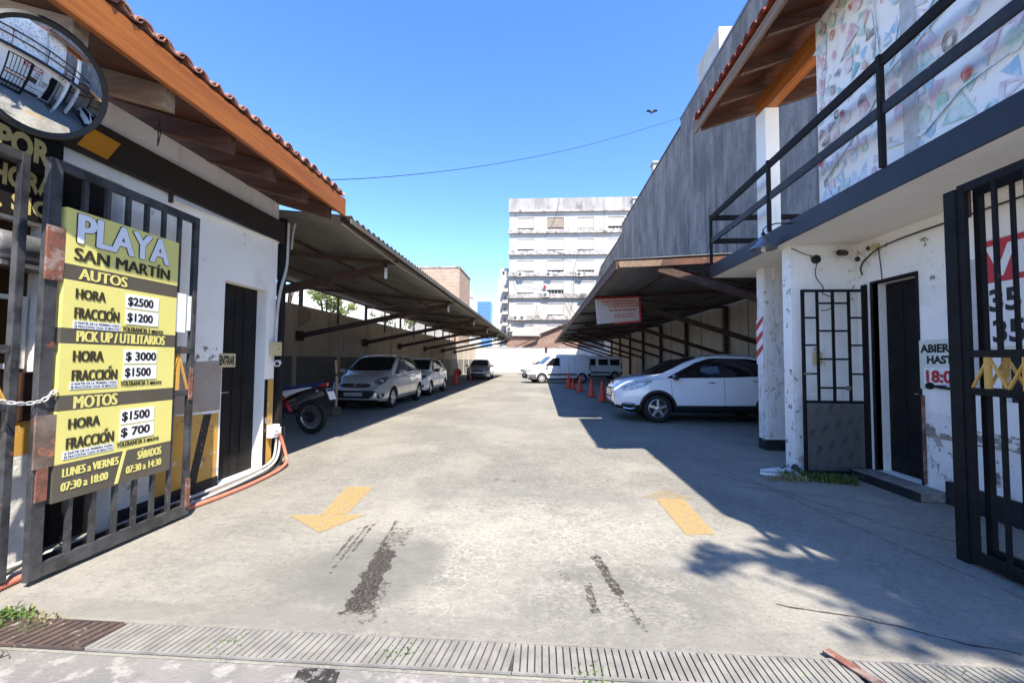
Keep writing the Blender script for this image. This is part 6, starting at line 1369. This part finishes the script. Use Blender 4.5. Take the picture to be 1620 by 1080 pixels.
c.patch('tail_light',[(-1.88,.72),(-1.74,.74),(-1.72,.93),(-1.86,.95)],'side',M['red_lens'],both=True); c.wheels(7,spw=.05)
# ---- grey car far left ---------------------------------------------------------------------
t = thing('parked_car','grey hatchback facing the camera at the far end of the left carport','car',(-4.55,32.6,0),-PI/2+.03)
P = dict(L=4.05,W=.865,wr=.30,wx=(1.22,-1.28),zb=.2,fr=.24,frl=.7,rr=.15,rrl=.5,nose=.06,sr=.06,
  top=[(-2.02,.6),(-1.98,.98),(-1.6,1.36),(-1.1,1.44),(-.2,1.47),(.2,1.43),(1.0,1.0),(1.1,.96),(1.65,.84),(1.92,.72),(2.02,.56)],bot=[(-2.02,.34),(-1.8,.22),(1.7,.18),(2.02,.26)],belt=[(-2.02,.56),(-1.85,.98),(-1.0,.97),(.9,.90),(1.3,.84),(1.8,.68),(2.02,.52)],wt=[(-2.02,.6),(-1.5,.54),(.15,.58),(1.0,.70),(1.6,.66),(2.02,.58)])
c = Car(t,P,M['p_grey'])
c.patch('windscreen',[(-.68,1.0),(-.56,1.40),(.56,1.40),(.68,1.0)],'front',M['car_glass_pale'])
c.patch('side_window',[(.84,.97),(.15,1.36),(-.22,1.39),(-.22,.98)],'side',M['car_glass'],both=True); c.patch('side_window',[(-.28,.98),(-.28,1.39),(-.95,1.37),(-1.4,1.2),(-1.3,1.03)],'side',M['car_glass'],both=True)
c.patch('headlight',[(.40,.66),(.46,.76),(.66,.86),(.78,.86),(.78,.74),(.6,.66)],'front',M['lens'],both=True,smooth=1,step=.03,off=.007)
c.patch('grille',[(-.36,.60),(-.40,.70),(.40,.70),(.36,.60)],'front',M['black_plastic'],smooth=1); c.patch('bumper_intake',[(-.6,.30),(-.64,.42),(-.5,.47),(.5,.47),(.64,.42),(.6,.30)],'front',M['black_plastic'],smooth=1)
c.line('chrome_strip',[(-.4,.65),(.4,.65)],'front',M['chrome'],.012,off=.008); c.patch('number_plate',[(-.22,.47),(-.22,.57),(.22,.57),(.22,.47)],'front',M['paper'],off=.014)
c.mirrors(.70,1.0,M['p_grey']); c.handle(-.02,.84,M['p_grey']); c.line('panel_gap',[(-.25,.3),(-.25,.95)],'side',M['ink_black'],.004,both=True)
c.wheels(6,spw=.05)
# ---- dark car behind the white crossover ---------------------------------------------------
t = thing('parked_car','dark car parked just behind the white crossover, only windscreen and bonnet showing','car',(4.30,13.7,0),PI)
P = dict(L=4.2,W=.86,wr=.31,wx=(1.25,-1.3),zb=.22,fr=.22,frl=.7,rr=.15,rrl=.5,nose=.06,sr=.06,
  top=[(-2.1,.6),(-2.05,.98),(-1.6,1.38),(-1.0,1.47),(-.2,1.49),(.25,1.45),(1.05,1.02),(1.15,.98),(1.7,.86),(2.0,.72),(2.1,.56)],bot=[(-2.1,.34),(-1.8,.22),(1.8,.2),(2.1,.28)],belt=[(-2.1,.56),(-1.9,.98),(-1,.97),(.9,.90),(1.3,.84),(1.9,.68),(2.1,.52)],wt=[(-2.1,.6),(-1.5,.54),(.15,.58),(1.05,.70),(1.7,.66),(2.1,.58)])
c = Car(t,P,M['p_black'])
c.patch('windscreen',[(-.68,1.03),(-.56,1.41),(.56,1.41),(.68,1.03)],'front',M['car_glass_pale'])
c.patch('side_window',[(.86,.98),(.15,1.38),(-.22,1.41),(-.22,.98)],'side',M['car_glass_pale'],both=True); c.patch('side_window',[(-.28,.98),(-.28,1.41),(-.95,1.39),(-1.4,1.22),(-1.3,1.03)],'side',M['car_glass_pale'],both=True)
c.patch('headlight',[(.42,.66),(.46,.78),(.66,.86),(.78,.85),(.78,.74),(.6,.66)],'front',M['lens_dark'],both=True,smooth=1,step=.03); c.patch('grille',[(-.36,.58),(-.40,.72),(.40,.72),(.36,.58)],'front',M['black_plastic'],smooth=1)
c.mirrors(.75,1.02,M['p_black']); c.wheels(5)
# ---- vans ----------------------------------------------------------------------------------
def van(label, loc, rz, side_glass):
    t = thing('delivery_van',label,'van',loc,rz)
    P = dict(L=4.14,W=.89,wr=.31,wx=(1.22,-1.47),zb=.24,fr=.2,frl=.55,rr=.05,rrl=.25,nose=.05,sr=.05,
      top=[(-2.07,1.60),(-2.03,1.76),(-1.8,1.80),(.15,1.81),(.45,1.72),(1.10,1.18),(1.2,1.13),(1.75,.97),(1.95,.83),(2.07,.66)],bot=[(-2.07,.34),(-1.9,.28),(1.8,.22),(2.07,.28)],belt=[(-2.07,1.05),(.6,1.04),(1.15,1.0),(1.75,.84),(2.07,.6)],wt=[(-2.07,.74),(.2,.72),(1.1,.74),(1.7,.68),(2.07,.6)])
    c = Car(t,P,M['p_white'])
    c.patch('windscreen',[(-.70,1.19),(-.62,1.66),(.62,1.66),(.70,1.19)],'front',M['car_glass_pale'])
    c.patch('side_window',[(.98,1.10),(.52,1.52),(.42,1.58),(.02,1.60),(.02,1.08)],'side',M['car_glass'],both=True)
    if side_glass:
        c.patch('side_window',[(-.22,1.10),(-.22,1.56),(-.95,1.56),(-.95,1.10)],'side',M['car_glass'],both=True); c.patch('side_window',[(-1.12,1.10),(-1.12,1.56),(-1.85,1.54),(-1.85,1.10)],'side',M['car_glass'],both=True)
    c.patch('bumper',[(-.82,.26),(-.84,.52),(-.5,.58),(.5,.58),(.84,.52),(.82,.26)],'front',wm('grey_bumper',(.12,.12,.12),rough=.6),step=.05)
    c.patch('bumper',[(2.0,.28),(2.02,.55),(1.6,.56),(1.58,.28)],'side',M['grey_b'] if 'grey_b' in M else M['black_plastic'],both=True)
    c.patch('bumper_intake',[(-.5,.30),(-.5,.46),(.5,.46),(.5,.30)],'front',M['black_plastic'],off=.012)
    c.patch('headlight',[(.40,.68),(.46,.84),(.66,.92),(.80,.92),(.80,.74),(.6,.66)],'front',M['lens'],both=True,smooth=1,step=.03,off=.008)
    c.patch('grille',[(-.34,.62),(-.34,.74),(.34,.74),(.34,.62)],'front',M['black_plastic'],smooth=1); c.patch('number_plate',[(-.22,.47),(-.22,.57),(.22,.57),(.22,.47)],'front',M['paper'],off=.018)
    c.patch('side_strip',[(.86,.50),(.86,.60),(-1.1,.60),(-1.1,.50)],'side',M['black_plastic'],both=True,off=.008); c.patch('side_strip',[(-1.84,.42),(-1.84,.60),(-2.04,.60),(-2.04,.42)],'side',M['black_plastic'],both=True,off=.008)
    for P0 in ([(.92,.3),(.92,1.05)],[(-.02,.3),(-.02,1.62)],[(-1.02,.6),(-1.02,1.62)]): c.line('panel_gap',P0,'side',M['ink_black'],.005,both=True)
    c.handle(.10,.96,M['black_plastic']); c.mirrors(.84,1.16,M['black_plastic'],h=.2)
    c.patch('tail_light',[(-2.05,.85),(-1.97,.85),(-1.97,1.25),(-2.05,1.25)],'side',M['red_lens'],both=True)
    c.wheels(8,mat=wm('steel_hubcap',(.45,.45,.46),rough=.4),spw=.06); return t
M['grey_b'] = wm('grey_plastic_bumper',(.13,.13,.13),rough=.6)
van('white panel van with grey bumper, half in the shade of the right carport',(1.00,28.1,0),PI+.30,False)
van('white windowed van parked deep under the right carport behind the panel van',(4.15,34.2,0),PI+.10,True)
# ---- white car far behind the van
t = thing('parked_car','small white car with dark windows parked in the sun beyond the panel van','car',(-.15,46.0,0),PI+.15)
P = dict(L=4.0,W=.86,wr=.32,wx=(1.2,-1.3),zb=.24,fr=.2,frl=.6,nose=.05,sr=.06,top=[(-2,.7),(-1.95,1.0),(-1.6,1.42),(-.2,1.5),(.2,1.46),(.95,1.05),(1.7,.92),(2,.66)],bot=[(-2,.36),(1.9,.24),(2,.3)],belt=[(-2,.6),(-1.8,1.0),(.9,.94),(1.7,.82),(2,.56)],wt=[(-2,.6),(-1.5,.56),(.1,.58),(1,.7),(2,.6)])
c = Car(t,P,M['p_white']); c.patch('windscreen',[(-.68,1.08),(-.56,1.42),(.56,1.42),(.68,1.08)],'front',M['car_glass'])
c.patch('side_window',[(.80,1.0),(.12,1.40),(-1.0,1.40),(-1.4,1.2),(-1.3,1.04)],'side',M['car_glass'],both=True); c.patch('bumper',[(2,.28),(2,.5),(1.62,.5),(1.6,.28)],'side',M['grey_b'],both=True); c.patch('headlight',[(.4,.7),(.46,.82),(.76,.86),(.78,.74)],'front',M['lens'],both=True)
c.mirrors(.7,1.06,M['black_plastic']); c.wheels(6)
# ---- trail motorcycle ----------------------------------------------------------------------
t = thing('motorcycle','blue seated trail motorcycle with white and red side panels beside the kiosk corner','motorcycle',(-4.92,7.86,0),PI-.10)
def mwheel(x, r, tr):
    w = bpy.data.objects.new('wheel', None); COL.objects.link(w); w.parent = t; w.location = (x,0,r)
    b = MB(); n = 44; m = 10; R0 = r-tr
    vs = []; fs = []
    for i in range(n):
        a = 2*PI*i/n; kn = 1.0 if i % 2 else .93
        for k in range(m):
            q = 2*PI*k/m; rr = R0+tr*math.cos(q)*(kn if math.cos(q) > .5 else 1); vs.append((rr*math.cos(a), tr*.95*math.sin(q), rr*math.sin(a)))
    for i in range(n):
        for k in range(m): fs.append((i*m+k,i*m+(k+1)%m,((i+1)%n)*m+(k+1)%m,((i+1)%n)*m+k))
    b.add(vs,fs); b.build('tyre', M['tyre'], w, smooth=True, angle=35)
    b = MB(); ri = R0-tr*.85; b.lathe([(ri,-.02),(ri-.012,-.012),(ri-.012,.012),(ri,.02)],(0,0,0),(0,1,0),40,False); b.build('rim', M['alloy'], w, smooth=True, angle=40)
    b = MB()
    for k in range(18):
        a = 2*PI*k/18; d = a+(.5 if k % 2 else -.5); b.tube([(.035*math.cos(d),.02*(-1)**k,.035*math.sin(d)),(ri*math.cos(a),0,ri*math.sin(a))],.0025,4)
    b.build('spokes', M['zinc'], w)
    b = MB(); b.lathe([(.05,-.05),(.05,.05)],(0,0,0),(0,1,0),18); b.lathe([(.11,.055),(.11,.06),(.06,.06)],(0,0,0),(0,1,0),24); b.build('hub', M['black_plastic'], w)
    return w
mwheel(-.68,.315,.055); mwheel(.68,.335,.045)
b = MB(); b.tube([(-.68,.10,.315),(-.10,.09,.42),(-.02,.08,.44)],.022,8); b.tube([(-.68,-.10,.315),(-.10,-.09,.42),(-.02,-.08,.44)],.022,8); b.build('swingarm', M['black_plastic'], t, smooth=True)
b = MB()
for P0 in ([(.48,0,.95),(.40,0,.60),(.25,0,.30),(-.1,0,.28),(-.08,0,.60),(-.05,0,.78)],[(.48,0,.95),(.0,0,.78),(-.85,0,.86)],[(-.05,.05,.55),(-.5,.07,.80),(-.8,.05,.86)],[(-.05,-.05,.55),(-.5,-.07,.80),(-.8,-.05,.86)]): b.tube(P0,.02,8)
b.build('frame', M['black_plastic'], t, smooth=True)
b = MB(); b.box(-.05,.32,-.11,.11,.29,.50); b.lathe([(.09,0),(.10,.05),(.095,.2)],(.14,0,.48),(.25,0,1),16); b.lathe([(.09,-.15),(.09,.15)],(.06,0,.38),(0,1,0),16); b.build('engine', M['frame_grey'], t, bevel=.02)
b = MB(); b.tube([(-.05,.0,.75),(-.22,0,.42),(-.26,0,.38)],[.035,.04,.03],10); b.build('shock', M['moto_red'], t, smooth=True)
st = [(.12,.10,.78,.86),(-.1,.12,.77,.865),(-.35,.125,.79,.88),(-.6,.115,.83,.92),(-.80,.09,.87,.95),(-.90,.05,.90,.95)]
b = MB(); vs = []; n = 10; fs = []
for (x,w,z0,z1) in st:
    for k in range(n):
        a = 2*PI*k/n; vs.append((x,w*math.copysign(abs(math.cos(a))**.6,math.cos(a)),(z0+z1)/2+(z1-z0)/2*math.copysign(abs(math.sin(a))**.6,math.sin(a))))
for i in range(len(st)-1):
    for k in range(n): fs.append((i*n+k,i*n+(k+1)%n,(i+1)*n+(k+1)%n,(i+1)*n+k))
fs += [tuple(range(n)),tuple((len(st)-1)*n+k for k in range(n))]; b.add(vs,fs); b.build('seat', M['seat_blue'], t, smooth=True, angle=60)
b = MB(); st2 = [(.45,.06,.86,1.0),(.3,.13,.78,1.03),(.12,.13,.76,.98),(.02,.10,.76,.88)]; vs = []; fs = []
for (x,w,z0,z1) in st2:
    for k in range(n):
        a = 2*PI*k/n; vs.append((x,w*math.cos(a),(z0+z1)/2+(z1-z0)/2*math.sin(a)))
for i in range(3):
    for k in range(n): fs.append((i*n+k,i*n+(k+1)%n,(i+1)*n+(k+1)%n,(i+1)*n+k))
fs += [tuple(range(n)),tuple(3*n+k for k in range(n))]; b.add(vs,fs); b.build('fuel_tank', M['seat_blue'], t, smooth=True)
for sg in (1,-1):
    b = MB(); b.plate([(.02,sg*.115,.62),(-.10,sg*.12,.56),(-.28,sg*.125,.70),(-.52,sg*.115,.79),(-.74,sg*.10,.855),(-.72,sg*.10,.87),(-.5,sg*.12,.84),(-.25,sg*.13,.80),(.0,sg*.12,.76)],(0,sg*.02,0)); sp_ = b.build('side_panel', M['moto_white'], t, bevel=.006)
    b = MB(); b.plate([(.02,sg*.137,.62),(-.10,sg*.142,.56),(-.24,sg*.147,.665),(-.20,sg*.147,.70),(.0,sg*.142,.70)],(0,sg*.003,0)); b.build('panel_stripe', M['moto_red'], sp_)
b = MB(); pts = [(-.45,.78),(-.70,.82),(-.92,.84),(-1.02,.80),(-1.08,.66),(-1.05,.66),(-.99,.77),(-.90,.80),(-.7,.78),(-.45,.74)]; b.plate([(x,-.07,z) for x,z in pts],(0,.14,0)); b.build('rear_fender', M['black_plastic'], t, bevel=.008)
b = MB(); b.hexa([(-.72,-.05,.845),(-.98,-.04,.885),(-.98,.04,.885),(-.72,.05,.845),(-.74,-.055,.90),(-1.0,-.035,.945),(-1.0,.035,.945),(-.74,.055,.90)]); b.build('tail_light', M['red_lens'], t, bevel=.01)
b = MB(); b.hexa([(-1.02,-.10,.84),(-1.02,.10,.84),(-1.03,.10,.845),(-1.03,-.10,.845),(-1.10,-.10,.64),(-1.10,.10,.64),(-1.11,.10,.645),(-1.11,-.10,.645)]); np_ = b.build('number_plate', M['paper'], t)
b = MB(); b.hexa([(-1.031,-.10,.838),(-1.031,.10,.838),(-1.034,.10,.84),(-1.034,-.10,.84),(-1.049,-.10,.79),(-1.049,.10,.79),(-1.052,.10,.792),(-1.052,-.10,.792)]); b.build('plate_band', M['seat_blue'], np_)
b = MB()
for sg in (1,-1): b.lathe([(.03,0),(.035,.03),(.02,.05)],(-.86,sg*.15,.80),(-1,0,0),10); b.tube([(-.80,sg*.05,.82),(-.84,sg*.15,.80)],.008,6)
b.build('indicator', M['lens_dark'], t)
b = MB(); b.tube([(.25,-.12,.55),(.1,-.15,.45),(-.2,-.15,.5),(-.45,-.15,.62)],.02,8); b.tube([(-.45,-.15,.62),(-.80,-.14,.74)],.045,12); b.build('exhaust', M['frame_grey'], t, smooth=True, angle=40)
b = MB()
for sg in (1,-1): b.tube([(.68,sg*.09,.335),(.52,sg*.09,.80),(.46,sg*.08,1.02)],[.028,.026,.02],10)
b.build('fork', M['zinc'], t, smooth=True)
b = MB(); b.tube([(.40,.40,1.13),(.42,.2,1.10),(.45,.05,1.05),(.45,-.05,1.05),(.42,-.2,1.10),(.40,-.40,1.13)],.012,8); b.build('handlebar', M['black_plastic'], t, smooth=True)
b = MB(); pts = [(.95,.74),(.80,.80),(.55,.80),(.42,.76),(.55,.77),(.80,.77)]; b.plate([(x,-.06,z) for x,z in pts],(0,.12,0)); b.build('front_fender', M['seat_blue'], t)
b = MB(); b.plate([(.60,-.09,.86),(.60,.09,.86),(.56,.10,1.06),(.56,-.10,1.06)],(.03,0,0)); b.build('headlight', M['moto_white'], t, bevel=.01)
b = MB(); b.tube([(-.1,.10,.30),(-.2,.28,.01)],.012,6); b.build('side_stand', M['black_plastic'], t)
